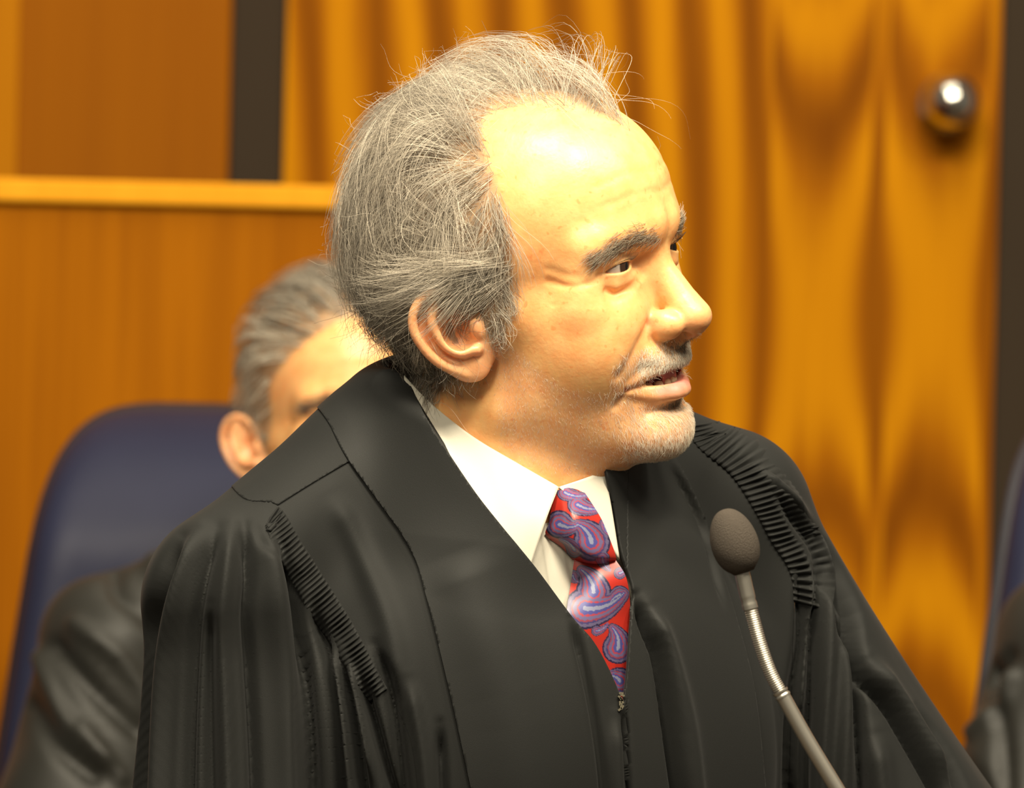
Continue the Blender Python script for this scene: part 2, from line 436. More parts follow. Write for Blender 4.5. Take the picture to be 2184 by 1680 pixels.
# eyes
def uv_sphere(nu=40, nv=24):
    th = np.linspace(0, math.pi, nv+1); ph = np.linspace(0, 2*math.pi, nu, endpoint=False)
    T, P = np.meshgrid(th, ph, indexing='ij')
    V = np.stack([np.cos(T), np.sin(T)*np.cos(P), np.sin(T)*np.sin(P)], -1).reshape(-1, 3)
    F = [(i*nu+j, (i+1)*nu+j, (i+1)*nu+(j+1) % nu, i*nu+(j+1) % nu) for i in range(nv) for j in range(nu)]
    return V, np.array(F)
M_EYE = strand_material('eye', 0.12, 0.6)
def make_eyes(parent, place, gaze=(0.94, 0.05, -0.02), scale=1.0):
    gz = np.array(gaze); gz /= np.linalg.norm(gz)
    up = np.array([0, 0, 1.0]); lf = np.cross(up, gz); lf /= np.linalg.norm(lf); up = np.cross(gz, lf)
    B = np.stack([gz, lf, up], 1)
    V, F = uv_sphere(48, 48)
    ang = np.degrees(np.arccos(np.clip(V[:, 0], -1, 1)))
    C = np.tile(np.array([0.46, 0.37, 0.31]), (len(V), 1))
    C[ang < 31] = (0.045, 0.022, 0.012); C[ang < 13] = (0.004, 0.003, 0.003)
    r = EYE_R + 0.9*np.exp(-(ang/26)**2)
    for s in (-1, 1):
        P = (V*r[:, None]) @ B.T + np.array([EYE[0], s*EYE[1], EYE[2]])
        par(mesh_np('eye', place(P), F, M_EYE, None, attrs={'tint': ('FLOAT_COLOR', np.c_[C, np.ones(len(C))])}), parent)
make_eyes(SPEAKER, hw)
# lower teeth
def make_teeth(parent, place):
    M_T = simple_mat('tooth', (0.62, 0.52, 0.33), 0.25)
    V, F = uv_sphere(12, 8)
    for k in range(-4, 4):
        a = (k+0.5)*0.26
        c = np.array([60 + 31*math.cos(a), 27*math.sin(a), -58.0])
        t = np.array([-31*math.sin(a), 27*math.cos(a), 0]); t /= np.linalg.norm(t)
        nrm = np.array([t[1], -t[0], 0])
        q = np.sign(V)*np.abs(V)**0.6
        P = c + q[:, :1]*nrm*2.2 + q[:, 1:2]*t*3.2 + q[:, 2:]*np.array([0, 0, 4.6])
        par(mesh_np('tooth', place(P), F, M_T, None), parent)
make_teeth(SPEAKER, hw)
# ------------------------------------------------------------------ hair
def tubes(P, R, sides=3):
    """P (n,k,3) strand points, R (n,k) radii -> V, F"""
    n, k, _ = P.shape
    T = np.gradient(P, axis=1); T /= np.linalg.norm(T, axis=2, keepdims=True) + 1e-9
    ref = rng.normal(size=(n, 1, 3)); A = np.cross(T, ref); A /= np.linalg.norm(A, axis=2, keepdims=True) + 1e-9
    Bn = np.cross(T, A)
    th = np.arange(sides)*2*math.pi/sides
    V = P[:, :, None, :] + R[:, :, None, None]*(A[:, :, None, :]*np.cos(th)[:, None] + Bn[:, :, None, :]*np.sin(th)[:, None])
    base = (np.arange(n)*k*sides)[:, None, None] + (np.arange(k-1)*sides)[None, :, None] + np.arange(sides)[None, None, :]
    nxt = (np.arange(n)*k*sides)[:, None, None] + (np.arange(k-1)*sides)[None, :, None] + ((np.arange(sides)+1) % sides)[None, None, :]
    F = np.stack([base, nxt, nxt+sides, base+sides], -1).reshape(-1, 4)
    return V.reshape(-1, 3), F
def normals(V, Q):
    n = np.zeros_like(V); fn = np.cross(V[Q[:, 2]]-V[Q[:, 0]], V[Q[:, 3]]-V[Q[:, 1]])
    for c in range(4): np.add.at(n, Q[:, c], fn)
    return n/(np.linalg.norm(n, axis=1, keepdims=True)+1e-9), np.linalg.norm(fn, axis=1)*0.5
def sample(V, Q, w, n):
    """n area- and weight-proportional surface points: position, normal"""
    nv, fa = normals(V, Q)
    pw = fa*w[Q].mean(1); pw = pw/pw.sum()
    f = rng.choice(len(Q), n, p=pw); u = rng.random((n, 2))
    q = Q[f]
    a = (1-u[:, :1])*(1-u[:, 1:])*V[q[:, 0]] + u[:, :1]*(1-u[:, 1:])*V[q[:, 1]] + u[:, :1]*u[:, 1:]*V[q[:, 2]] + (1-u[:, :1])*u[:, 1:]*V[q[:, 3]]
    return a, nv[q[:, 0]]
SK_C = np.array([-4, 0, 38.0]); SK_R = np.array([97, 77, 88.0])
def sk_normal(P):
    g = (P-SK_C)/SK_R**2; return g/(np.linalg.norm(g, axis=-1, keepdims=True)+1e-9)
def strands(root, nrm, flow, length, height, K=10, wild=0.15, clump=0.5, curl=1.2, ncl=700, seed=1, squeeze=0.4):
    """grow strands (head mm): follow a flow over the skull, lifted by a height profile"""
    r = np.random.default_rng(seed); n = len(root)
    cl = r.integers(0, n, ncl)
    d2 = ((root[:, None, :]-root[None, cl[:1], :])**2).sum(2)[:, 0]
    best = np.zeros(n, int); bd = np.full(n, 1e9)
    for s in range(ncl):
        d = ((root-root[cl[s]])**2).sum(1); m = d < bd; bd[m] = d[m]; best[m] = s
    cdir = r.normal(size=(ncl, 3)); clen = r.uniform(0.7, 1.3, ncl); cph = r.uniform(0, 6.28, ncl)
    L = length*clen[best]*r.uniform(0.75, 1.15, n)
    P = np.zeros((n, K, 3)); p = root.copy(); P[:, 0] = p
    sd = r.normal(size=(n, 3))
    croot = root[cl][best]
    for k in range(1, K):
        t = k/(K-1)
        sn = sk_normal(p)
        lowm = sstep(-10, -40, p[:, 2])[:, None]                     # below the skull use the root normal
        sn = sn*(1-lowm) + nrm*lowm; sn /= np.linalg.norm(sn, axis=1, keepdims=True)
        d = flow(p) + wild*cdir[best] + 0.6*wild*sd
        d -= (d*sn).sum(1, keepdims=True)*sn*0.92
        d /= np.linalg.norm(d, axis=1, keepdims=True)+1e-9
        p = p + d*(L/(K-1))[:, None]
        P[:, k] = p
    t = np.linspace(0, 1, K)[None, :, None]
    sn = sk_normal(P); lowm = sstep(-10, -40, P[..., 2])[..., None]
    sn = sn*(1-lowm) + nrm[:, None, :]*lowm
    H = (height*r.uniform(0.5, 1.15, n)*(0.25+0.75*clen[best]**1.5))[:, None, None]
    P = P + sn*H*np.sin(np.minimum(t*1.25, 1)*math.pi/2)
    # clumping toward the clump centre strand, then waves
    pull = (croot-root)[:, None, :]*clump*t**1.3
    P = P + pull
    side = np.cross(sn, np.gradient(P, axis=1)); side /= np.linalg.norm(side, axis=2, keepdims=True)+1e-9
    ph = (cph[best]+0.5*r.normal(size=n))[:, None, None]
    P = P + side*curl*np.sin(ph + t*r.uniform(3, 6.5, n)[:, None, None])*t + sn*curl*0.6*np.cos(ph*1.7+t*5)*t
    # keep stray ends near the head: squeeze what stands too far off the skull
    q = (P-SK_C)/SK_R; k0 = np.linalg.norm(q, axis=2); h = (k0-1)*88
    lim = 13 + (13*np.exp(-((P[..., 0]+8)/42)**2) + 13*sstep(0, 35, P[..., 0]))*sstep(55, 105, P[..., 2]) - 5*sstep(5, -50, P[..., 0])*sstep(20, 70, P[..., 2])
    lim = lim*(0.55+0.45*clen[best]**2*r.uniform(0.8, 1.5, n))[:, None]
    h2 = np.where((h > lim) & (P[..., 2] > -5), lim + (h-lim)*squeeze, h)
    return SK_C + (P-SK_C)*((1+h2/88)/np.maximum(k0, 1e-6))[..., None], best
def grey(n, best, light, seed=2):
    r = np.random.default_rng(seed); cb = r.random(best.max()+1)
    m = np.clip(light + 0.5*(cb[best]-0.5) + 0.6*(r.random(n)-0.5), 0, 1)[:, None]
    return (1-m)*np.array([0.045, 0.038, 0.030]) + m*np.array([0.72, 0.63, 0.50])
def strand_obj(name, P, rad, col, place, mat, parent, tip=0.3):
    n, K, _ = P.shape
    R = np.broadcast_to(rad, (n,))[:, None]*np.linspace(1, tip, K)[None]
    V, F = tubes(P, R)
    C = np.repeat(np.c_[col, np.ones(n)], K*3, 0)
    return tag(par(mesh_np(name, place(V), F, mat, None, attrs={'tint': ('FLOAT_COLOR', C)}), parent), kind='stuff')

hm = hair_mask(HV)
def hair_flow(p):
    w = sstep(62, 108, p[:, 2])[:, None]
    fr = sstep(10, 60, p[:, 0])[:, None]*w
    side = np.sign(p[:, 1:2])
    top = np.array([-1.0, 0, 0.15]) + side*np.array([0, -0.15, 0])
    lowf = sstep(12, -25, p[:, 2])[:, None]
    sidef = np.array([-0.42, 0, -0.92])*(1-lowf) + np.array([-0.22, 0, -0.97])*lowf
    # tuft brushed back over the top of the ear
    ear = np.exp(-(((p[:, 0]-2)/20)**2 + ((p[:, 2]-24)/14)**2))[:, None]
    sidef = sidef*(1-ear) + np.array([-0.95, 0, -0.30])*ear
    burn = np.exp(-(((p[:, 0]-26)/10)**2 + ((p[:, 2]-14)/24)**2))[:, None]
    sidef = sidef*(1-0.8*burn) + np.array([0.10, 0, -1.0])*0.8*burn
    return w*top + (1-w)*sidef
NH = NHAIR
root, rn = sample(HV, HQ, hm*(1-0.35*sstep(95, 120, HV[:, 2])), NH)
z = root[:, 2]; x = root[:, 0]
length = np.interp(z, [-70, -40, 0, 40, 80, 110, 130], [14, 22, 36, 50, 56, 64, 68])
length *= 1 - 0.62*sstep(-5, 18, x)*sstep(45, 18, z)
height = np.interp(z, [-70, -40, 0, 40, 80, 105, 130], [3, 6, 10, 11, 11, 20, 26])*np.interp(x, [-90, -20, 15, 32], [1.0, 1.0, 0.75, 0.45])
height = np.where(z > 90, np.maximum(height, 15+9*sstep(-60, 0, x)+5*sstep(15, 45, x)), height)
P, best = strands(root, rn, hair_flow, length, height, 10, wild=0.5, clump=0.78, curl=4.4, ncl=380)
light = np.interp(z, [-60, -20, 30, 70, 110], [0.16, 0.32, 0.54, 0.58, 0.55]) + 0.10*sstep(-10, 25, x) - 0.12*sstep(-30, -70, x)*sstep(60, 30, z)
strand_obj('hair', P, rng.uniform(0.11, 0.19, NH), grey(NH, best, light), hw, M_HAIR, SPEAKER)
# loose wisps standing off the crown
nw = 150
w2 = hm*sstep(80, 112, HV[:, 2])*(0.3+0.7*sstep(-40, 10, HV[:, 0])) + 0.04*hm*sstep(-20, -70, HV[:, 0])
root, rn = sample(HV, HQ, w2, nw)
P, best = strands(root, rn, hair_flow, rng.uniform(30, 55, nw), rng.uniform(10, 28, nw)*np.interp(root[:, 0], [-40, 20], [0.5, 1.0]), 14, wild=0.9, clump=0.1, curl=9.0, ncl=120, seed=5, squeeze=0.85)
strand_obj('hair_wisps', P, rng.uniform(0.08, 0.13, nw), grey(nw, best, 0.8), hw, M_HAIR, SPEAKER)

# ------------------------------------------------------------------ stubble, moustache, brows
def short_hair(name, w, n, flow, length, lift, rad, light, dark=(0.16, 0.11, 0.07), white=(0.86, 0.77, 0.62), seed=3, jitter=0.35, K=4):
    r = np.random.default_rng(seed)
    root, rn = sample(HV, HQ, w, n)
    d = flow(root) + jitter*r.normal(size=(n, 3))
    d -= (d*rn).sum(1, keepdims=True)*rn; d /= np.linalg.norm(d, axis=1, keepdims=True)+1e-9
    L = (length(root) if callable(length) else np.full(n, length))*r.uniform(0.6, 1.2, n)
    t = np.linspace(0, 1, K)[None, :, None]
    P = root[:, None, :] - rn[:, None, :]*0.3 + L[:, None, None]*(d[:, None, :]*t + rn[:, None, :]*lift*(t-0.45*t*t))
    m = (light(root) if callable(light) else np.full(n, light)) + 0.5*(r.random(n)-0.5)
    m = np.clip(m, 0, 1)[:, None]
    col = (1-m)*np.array(dark) + m*np.array(white)
    return strand_obj(name, P, r.uniform(0.7, 1.2, n)*rad, col, hw, M_BEARD, SPEAKER, 0.4)
X, AY, Z = HV[:, 0], np.abs(HV[:, 1]), HV[:, 2]
lm, inner = lip_mask(HV)
_ld = np.minimum(chain(X, AY, Z, UPLIP, [1, 2, 2.6, 3, 3]), chain(X, AY, Z, LOLIP, [1, 2.8, 4.6, 5.6, 5.6]))
bm = beard_mask(HV)*sstep(0.3, 1.2, _ld)*(~inner)*(ear_sdf(X, AY, Z) > 2.5)
must = (0.25*sstep(-28, -31, Z)+0.75*sstep(-33, -38, Z))*sstep(-47, -43, Z)*sstep(82, 88, X)*(AY < 32)
goat = sstep(-64, -70, Z)*sstep(66, 80, X)*sstep(40, 28, AY)
down = lambda p: np.tile(np.array([0.15, 0, -1.0]), (len(p), 1)) + np.c_[-0.25*np.ones(len(p)), 0.3*np.sign(p[:, 1]), 0*p[:, 0]]*sstep(60, 20, p[:, 0])[:, None]
soul = lambda p: np.exp(-((np.abs(p[:, 1])-2)/13)**2 - ((p[:, 2]+69.5)/3.6)**2)*(p[:, 0] > 84)
short_hair('beard', bm*(0.4+0.9*goat+2.2*soul(HV))*(1-0.7*must), 14000, down, lambda p: np.where((p[:, 0] > 70), 4.2, 2.3), 0.5, 0.085, lambda p: np.interp(p[:, 0], [10, 50, 80], [0.7, 0.7, 0.9])-0.75*soul(p), K=3)
short_hair('moustache', bm*must, 3200, lambda p: np.c_[-0.1+0*p[:, 0], 0.45*np.sign(p[:, 1])*sstep(3, 14, np.abs(p[:, 1])), -1+0*p[:, 0]], 3.6, 0.5, 0.12, lambda p: 0.75-0.5*sstep(18, 4, np.abs(p[:, 1]))*sstep(-44, -36, p[:, 2]), seed=4)
BROW = crom([(101, 14, 34.5), (99, 22, 36.5), (93, 34, 36), (87, 45, 33.5), (80, 54, 30)], 4)
for s in (-1, 1):
    d = polyd(X, AY, Z, BROW)
    w = np.exp(-(d/4.2)**2)*(d < 8)*(HV[:, 1]*s > 0)*sstep(108, 96, X)
    short_hair('eyebrow', w, 760, lambda p: np.c_[-0.55+0*p[:, 0], 0.8*np.sign(p[:, 1]), -0.02-0.5*sstep(30, 55, np.abs(p[:, 1]))], 9, 0.45, 0.12,
               0.42, dark=(0.10, 0.07, 0.045), white=(0.6, 0.5, 0.36), seed=6+s, jitter=0.3)
# lashes
for s in (-1, 1):
    n = 46; az = np.linspace(-24, 66, n); u = (az-17)/55; el = 15.5*(1-u*u)-4*u
    a, e = np.radians(az), np.radians(el)
    dirv = np.stack([np.cos(e)*np.cos(a), np.cos(e)*np.sin(a)*s, np.sin(e)], 1)
    root = np.array([EYE[0], s*EYE[1], EYE[2]]) + dirv*13.9
    t = np.linspace(0, 1, 4)[None, :, None]
    P = root[:, None, :] + 6.0*(dirv[:, None, :]*t + np.array([0, 0, 0.5])*t*t)
    strand_obj('eyelashes', P, np.full(n, 0.09), np.tile([0.2, 0.13, 0.08], (n, 1)), hw, M_BEARD, SPEAKER)

# locks brushed back over the top of the ears
for s in (-1, 1):
    w = np.exp(-(((X-4)/19)**2 + ((Z-27)/8)**2))*(HV[:, 1]*s > 40)*hm
    n = NHAIR//10
    root, rn = sample(HV, HQ, w, n)
    P, best = strands(root, rn, lambda p: np.tile(np.array([-0.93, 0, -0.36]), (len(p), 1)), np.full(n, 34.0), np.interp(root[:, 0], [-20, 5, 25], [25, 22, 14.0]), 10, wild=0.30, clump=0.5, curl=2.0, ncl=60, seed=8+s, squeeze=1.0)
    strand_obj('hair_lock', P, rng.uniform(0.10, 0.16, n), grey(n, best, 0.55), hw, M_HAIR, SPEAKER)

# unruly curls over the crown and the upper back of the head
n = NHAIR//9
root, rn = sample(HV, HQ, hm*(sstep(45, 80, Z)*sstep(45, 0, X) + 0.5*sstep(-30, -70, X)*sstep(0, 40, Z)), n)
P, best = strands(root, rn, hair_flow, rng.uniform(22, 40, n), rng.uniform(12, 20, n), 12, wild=1.3, clump=0.35, curl=6.5, ncl=260, seed=15, squeeze=0.55)
strand_obj('hair_curls', P, rng.uniform(0.09, 0.14, n), grey(n, best, 0.68, 4), hw, M_HAIR, SPEAKER)
# ------------------------------------------------------------------ cloth materials
def cloth_mat(name, col, rough=0.75, sheen=0.25, weave=2600.0, spec=0.3):
    m, nt, b = new_mat(name)
    tc = N(nt, 'ShaderNodeTexCoord')
    n = N(nt, 'ShaderNodeTexNoise'); n.inputs['Scale'].default_value = 9; n.inputs['Detail'].default_value = 4
    nt.links.new(tc.outputs['Object'], n.inputs['Vector'])
    r = N(nt, 'ShaderNodeValToRGB'); r.color_ramp.elements[0].color = (*[c*0.85 for c in col], 1); r.color_ramp.elements[1].color = (*[min(1, c*1.15) for c in col], 1)
    nt.links.new(n.outputs['Fac'], r.inputs['Fac']); nt.links.new(r.outputs['Color'], b.inputs['Base Color'])
    b.inputs['Roughness'].default_value = rough; b.inputs['Specular IOR Level'].default_value = spec
    b.inputs['Sheen Weight'].default_value = sheen; b.inputs['Sheen Roughness'].default_value = 0.5
    w = N(nt, 'ShaderNodeTexNoise'); w.inputs['Scale'].default_value = weave; w.inputs['Detail'].default_value = 2
    nt.links.new(tc.outputs['Object'], w.inputs['Vector'])
    bp = N(nt, 'ShaderNodeBump'); bp.inputs['Strength'].default_value = 0.15; bp.inputs['Distance'].default_value = 0.0006
    nt.links.new(w.outputs['Fac'], bp.inputs['Height']); nt.links.new(bp.outputs['Normal'], b.inputs['Normal'])
    return m
M_ROBE = cloth_mat('black_robe_cloth', (0.0088, 0.0092, 0.0086), 0.70, 0.03, spec=0.20)
M_BAND = cloth_mat('black_robe_facing', (0.0098, 0.0102, 0.0096), 0.64, 0.03, spec=0.22)
M_SHIRT = cloth_mat('white_shirt_cloth', (0.60, 0.565, 0.475), 0.8, 0.0)

# ------------------------------------------------------------------ projecting and 2-D curve tools
def to_px(W):
    C = (W-CL) @ CR
    return FW/2 + FPX*C[:, 0]/(-C[:, 2]), FH/2 - FPX*C[:, 1]/(-C[:, 2]), -C[:, 2]
def poly_near(px, py, pts):
    """distance to an open polyline, side sign, arc length, nearest point"""
    pts = np.asarray(pts, float); best = np.full(px.shape, 1e9); side = np.zeros(px.shape); arc = np.zeros(px.shape)
    nx = np.zeros(px.shape); ny = np.zeros(px.shape); s0 = 0.0
    for a, b in zip(pts[:-1], pts[1:]):
        d = b-a; L = np.hypot(*d); t = np.clip(((px-a[0])*d[0] + (py-a[1])*d[1])/(L*L), 0, 1)
        qx, qy = a[0]+t*d[0], a[1]+t*d[1]; r = np.hypot(px-qx, py-qy); m = r < best
        best = np.where(m, r, best); nx = np.where(m, qx, nx); ny = np.where(m, qy, ny); arc = np.where(m, s0+t*L, arc)
        side = np.where(m, np.sign(d[0]*(py-a[1]) - d[1]*(px-a[0])), side); s0 += L
    return best, side, arc, nx, ny
def inside(px, py, poly):
    poly = np.asarray(poly, float); c = np.zeros(px.shape, bool)
    for a, b in zip(poly, np.roll(poly, -1, 0)):
        if a[1] == b[1]: continue
        c ^= ((a[1] > py) != (b[1] > py)) & (px < (b[0]-a[0])*(py-a[1])/(b[1]-a[1]) + a[0])
    return c
def sm(pts, n=6): return crom(pts, n)

# ------------------------------------------------------------------ the speaker's robe: a draped solid, opened at the neck and cut along its seams
def body_frame(yaw, pitch, roll): return CR @ rot_head(yaw, pitch, roll)        # columns: forward, left, up
BM = body_frame(28, -4, 8); B0 = at(1030, 1060, 4.02)
def bw(p): return B0 + (np.asarray(p, float) @ BM.T)*0.001
def bl(W): return ((W-B0) @ BM)*1000.0
neck_top = bl(hw(np.array([[-18, 0, -40.0]])))[0]; neck_bot = bl(hw(np.array([NECK_B])))[0]
def robe_f(f, l, u, fine):
    al = np.abs(l)
    d = ell(f, l, u, (12, 0, -160), (112, 172, 190))
    d = smin(d, cone(f, al, u, (-15, 55, 34), (-8, 168, -30), 43, 46), 30)            # shoulders
    d = smin(d, ell(f, l, u, (-25, 0, -10), (85, 110, 90)), 30)
    # collar standing round the neck, higher at the back
    d = smin(d, cone(f, l, u, neck_bot, neck_bot + (neck_top-neck_bot)*0.80, 90, 82), 16)
    top = np.interp(f, [-90, -40, 0, 60], [86, 78, 50, 18]) + np.interp(f, [-90, -40, 0, 60], [0, 6, 34, 40])*sstep(20, -15, l)
    d = smax(d, u - top.astype(F32), 6)
    # sleeves
    d = smin(d, cone(f, l, u, (-6, -176, -42), (5, -198, -330), 47, 98, 1.4), 22)
    d = smin(d, cone(f, l, u, (-6, 176, -42), (30, 268, -330), 47, 96, 1.4), 22)
    # hollow for the neck
    nk = cone(f, l, u, neck_bot + np.array([0, 0, -60.]), neck_bot + (neck_top-neck_bot)*1.6, 76, 76)
    d = smax(d, -nk, 3)
    d = smax(d, (-u - 262), 2)
    return d.astype(F32)
RV, RQ = mesh_sdf(robe_f, (-170, -330, -268), (170, 420, 110), ROBE_VOX, 1)
RV, RQ = biggest(RV, RQ)
RW = bw(RV)

VEDGE_N = sm([(858, 806), (905, 884), (1000, 1030), (1070, 1123), (1140, 1210), (1217, 1316), (1262, 1368), (1297, 1431), (1326, 1500)])
VEDGE_F = sm([(1326, 1500), (1334, 1440), (1341, 1340), (1347, 1262), (1322, 1180), (1308, 1100), (1288, 1005)])
VPOLY = np.vstack([VEDGE_N, VEDGE_F[1:], [(1280, 800), (1000, 640), (858, 700)]])
SEAM_N = sm([(640, 820), (700, 900), (744, 985), (870, 1158), (910, 1279), (955, 1462), (1003, 1680), (1030, 1800)])     # facing, near side
SEAM_F = sm([(1380, 880), (1442, 980), (1499, 1104), (1537, 1232), (1566, 1323), (1604, 1475), (1627, 1680), (1640, 1800)])
ARM_N = sm([(470, 1000), (520, 1064), (592, 1078), (640, 1150), (700, 1245), (752, 1330), (800, 1420), (842, 1500), (880, 1600), (900, 1800)])
ARM_F = sm([(1440, 850), (1482, 945), (1556, 1008), (1608, 1085), (1647, 1156), (1682, 1210), (1694, 1262), (1690, 1400), (1680, 1800)])
YOKE_N = sm([(744, 985), (668, 1030), (592, 1078)])
# (polyline, depth mm, width px): folds of the cloth
FOLDS = [
    ([(392, 1150), (345, 1253), (318, 1330), (302, 1420), (293, 1550), (290, 1760)], 7, 14), ([(430, 1130), (388, 1230), (362, 1340), (345, 1500), (340, 1760)], -4, 14),
    ([(462, 1128), (436, 1220), (415, 1340), (405, 1500), (400, 1760)], 5, 12), ([(495, 1120), (482, 1230), (472, 1340), (480, 1500), (490, 1760)], -4, 15),
    ([(520, 1120), (529, 1225), (525, 1317), (532, 1430), (540, 1600), (545, 1760)], 6, 10), ([(560, 1130), (580, 1230), (592, 1350), (602, 1500), (610, 1760)], -5, 22),
    ([(448, 1290), (446, 1503), (452, 1760)], 4, 13), ([(600, 1165), (630, 1260), (648, 1410), (664, 1596), (672, 1760)], 7, 11),
    ([(670, 1290), (696, 1387), (715, 1503), (734, 1760)], 7, 10), ([(729, 1410), (752, 1526), (784, 1760)], 7, 9), ([(766, 1434), (798, 1550), (855, 1760)], 8, 10),
    ([(742, 1400), (766, 1500), (800, 1690)], -4, 8), ([(700, 1360), (730, 1500), (757, 1760)], -4, 8), ([(548, 1130), (560, 1165), (600, 1210)], 3, 8),
    # front panel between facing and sleeve
    ([(700, 1050), (760, 1160), (830, 1330), (862, 1500)], -2.5, 22), ([(800, 1376), (834, 1480), (868, 1760)], 6, 11), ([(938, 1541), (948, 1760)], 4, 8),
    ([(870, 1440), (900, 1600), (915, 1760)], -3, 14),
    # facing and placket
    ([(1217, 1318), (1228, 1362), (1245, 1431), (1266, 1531), (1283, 1652), (1290, 1760)], 3.5, 8),
    ([(1328, 1500), (1333, 1580), (1342, 1760)], 4.5, 6), ([(1352, 1272), (1375, 1340), (1402, 1410), (1424, 1540), (1450, 1760)], 8, 9),
    ([(1378, 1290), (1420, 1400), (1460, 1560), (1480, 1760)], -4, 18), ([(1310, 1520), (1318, 1760)], -2.5, 12),
    ([(1423, 982), (1480, 1090), (1520, 1220), (1545, 1310)], 2.5, 6), ([(960, 1180), (1080, 1480), (1120, 1760)], -3, 60),
    # far sleeve
    ([(1713, 1213), (1708, 1356), (1690, 1499), (1683, 1760)], 7, 10), ([(1747, 1166), (1747, 1261), (1732, 1356), (1720, 1546), (1708, 1760)], 7, 9),
    ([(1730, 1200), (1722, 1356), (1705, 1560)], -4, 8), ([(1765, 1230), (1765, 1400), (1755, 1760)], -4, 13),
    ([(1689, 1094), (1751, 1175), (1789, 1308), (1823, 1427), (1834, 1600), (1836, 1760)], 9, 10),
    ([(1760, 1160), (1818, 1308), (1834, 1427), (1904, 1523), (1994, 1680), (2030, 1760)], 8, 10), ([(1850, 1400), (1930, 1520), (2030, 1680)], -5, 16),
    ([(1800, 1330), (1805, 1500), (1800, 1760)], -4, 16), ([(1860, 1560), (1890, 1760)], -5, 20),
    ([(1951, 1508), (2018, 1623), (2060, 1720)], 5, 9), ([(1656, 1037), (1690, 1094), (1740, 1150)], 5, 8), ([(1600, 990), (1680, 1060), (1740, 1130)], -4, 10),
]
def fold_disp(px, py):
    d = np.zeros(px.shape)
    for pts, dep, w in FOLDS:
        c = sm(pts, 4); lo_, hi_ = c.min(0)-4*w, c.max(0)+4*w
        m = np.where((px > lo_[0]) & (px < hi_[0]) & (py > lo_[1]) & (py < hi_[1]) & (front > 0))[0]
        if not len(m): continue
        q, sd, arc, _, _ = poly_near(px[m], py[m], c)
        L = np.hypot(*np.diff(c, axis=0).T).sum()
        win = (0.15+0.85*sstep(0, 70, arc))*(1.0 if c[-1, 1] > 1690 else sstep(0, 90, L-arc))
        d[m] -= 1.75*dep*np.exp(-(q/(1.15*w))**2)*win
    return d
rn_, _ = normals(RV, RQ)
rnw = rn_ @ BM.T
px, py, dep = to_px(RW)
front = sstep(0.05, 0.35, ((CL-RW)/np.linalg.norm(CL-RW, axis=1, keepdims=True)*rnw).sum(1))
disp = fold_disp(px, py)*front
disp += 0.9*vnoise(RV, 26, 11)*front
RW = RW + rnw*(disp*0.001)[:, None]
px, py, dep = to_px(RW)

def curve_x(py, c):
    o = np.argsort(c[:, 1]); cx, cy = c[o, 0], c[o, 1]
    return np.interp(py, cy, cx)
def left_of(px, py, c): return px < curve_x(py, c)                   # left of a curve that runs down the picture
VEDGE = np.vstack([VEDGE_N, VEDGE_F[1:]])
def split(T, s):
    """cut triangles along s = 0 (s per vertex); grows RW, rnw, front"""
    global RW, rnw, front
    sg = s >= 0; k = sg[T].sum(1); mix = (k > 0) & (k < 3)
    keep = T[~mix]; M = T[mix]
    # rotate so that the odd vertex out comes first
    odd = np.where(sg[M].sum(1) == 1, sg[M].argmax(1), (~sg[M]).argmax(1))
    M = np.take_along_axis(M, (odd[:, None]+np.arange(3)) % 3, 1)
    e1 = M[:, [0, 1]]; e2 = M[:, [0, 2]]
    E = np.sort(np.vstack([e1, e2]), 1); U, inv = np.unique(E, axis=0, return_inverse=True); inv = inv.ravel()
    t = np.clip(s[U[:, 0]]/(s[U[:, 0]]-s[U[:, 1]]), 0.02, 0.98)[:, None]
    n0 = len(RW)
    RW = np.vstack([RW, RW[U[:, 0]]*(1-t)+RW[U[:, 1]]*t])
    rnw = np.vstack([rnw, rnw[U[:, 0]]*(1-t)+rnw[U[:, 1]]*t]); front = np.r_[front, front[U[:, 0]]*(1-t[:, 0])+front[U[:, 1]]*t[:, 0]]
    a, b = n0+inv[:len(M)], n0+inv[len(M):]
    return np.vstack([keep, np.stack([M[:, 0], a, b], 1), np.stack([a, M[:, 1], M[:, 2]], 1), np.stack([a, M[:, 2], b], 1)])
RT = np.vstack([RQ[:, [0, 1, 2]], RQ[:, [0, 2, 3]]])
for c in (SEAM_N, SEAM_F, ARM_N, ARM_F, YOKE_N, None):
    px, py, dep = to_px(RW)
    if c is None:
        s_ = np.full(px.shape, -50.0); m = np.where((px > 800) & (px < 1400) & (py > 600) & (py < 1540))[0]
        d = poly_near(px[m], py[m], VEDGE)[0]; s_[m] = np.where(inside(px[m], py[m], VPOLY), d, -d)
    else:
        s_ = px - curve_x(py, c)
    RT = split(RT, s_)
fc = RW[RT].mean(1); fpx, fpy, fdep = to_px(fc)
fl = bl(fc)
sideN = left_of(fpx, fpy, ARM_N); sideF = ~left_of(fpx, fpy, ARM_F)
isfront = fl[:, 0] > -30
hole = inside(fpx, fpy, VPOLY) & (fl[:, 0] > np.where(fl[:, 1] < 0, -70, -20)) & (fl[:, 2] > -215)
reg = np.zeros(len(RT), int)                                   # 0 front and back panels
reg[(sideN & (fl[:, 1] < -60))] = 1                            # near sleeve
reg[(sideF & (fl[:, 1] > 60))] = 2
bandN = (~left_of(fpx, fpy, SEAM_N)) & (reg == 0) & (fpx < 1332)
bandN &= isfront | (fl[:, 2] > 52)
bandF = left_of(fpx, fpy, SEAM_F) & (reg == 0) & (fpx >= 1332) & isfront
reg[bandN] = 3; reg[bandF] = 4
yk = (reg == 0) & left_of(fpx, fpy, YOKE_N) & (fpx < 760) & (fpy < 1090)
reg[yk] = 5
reg[hole] = -1
ROBE = None
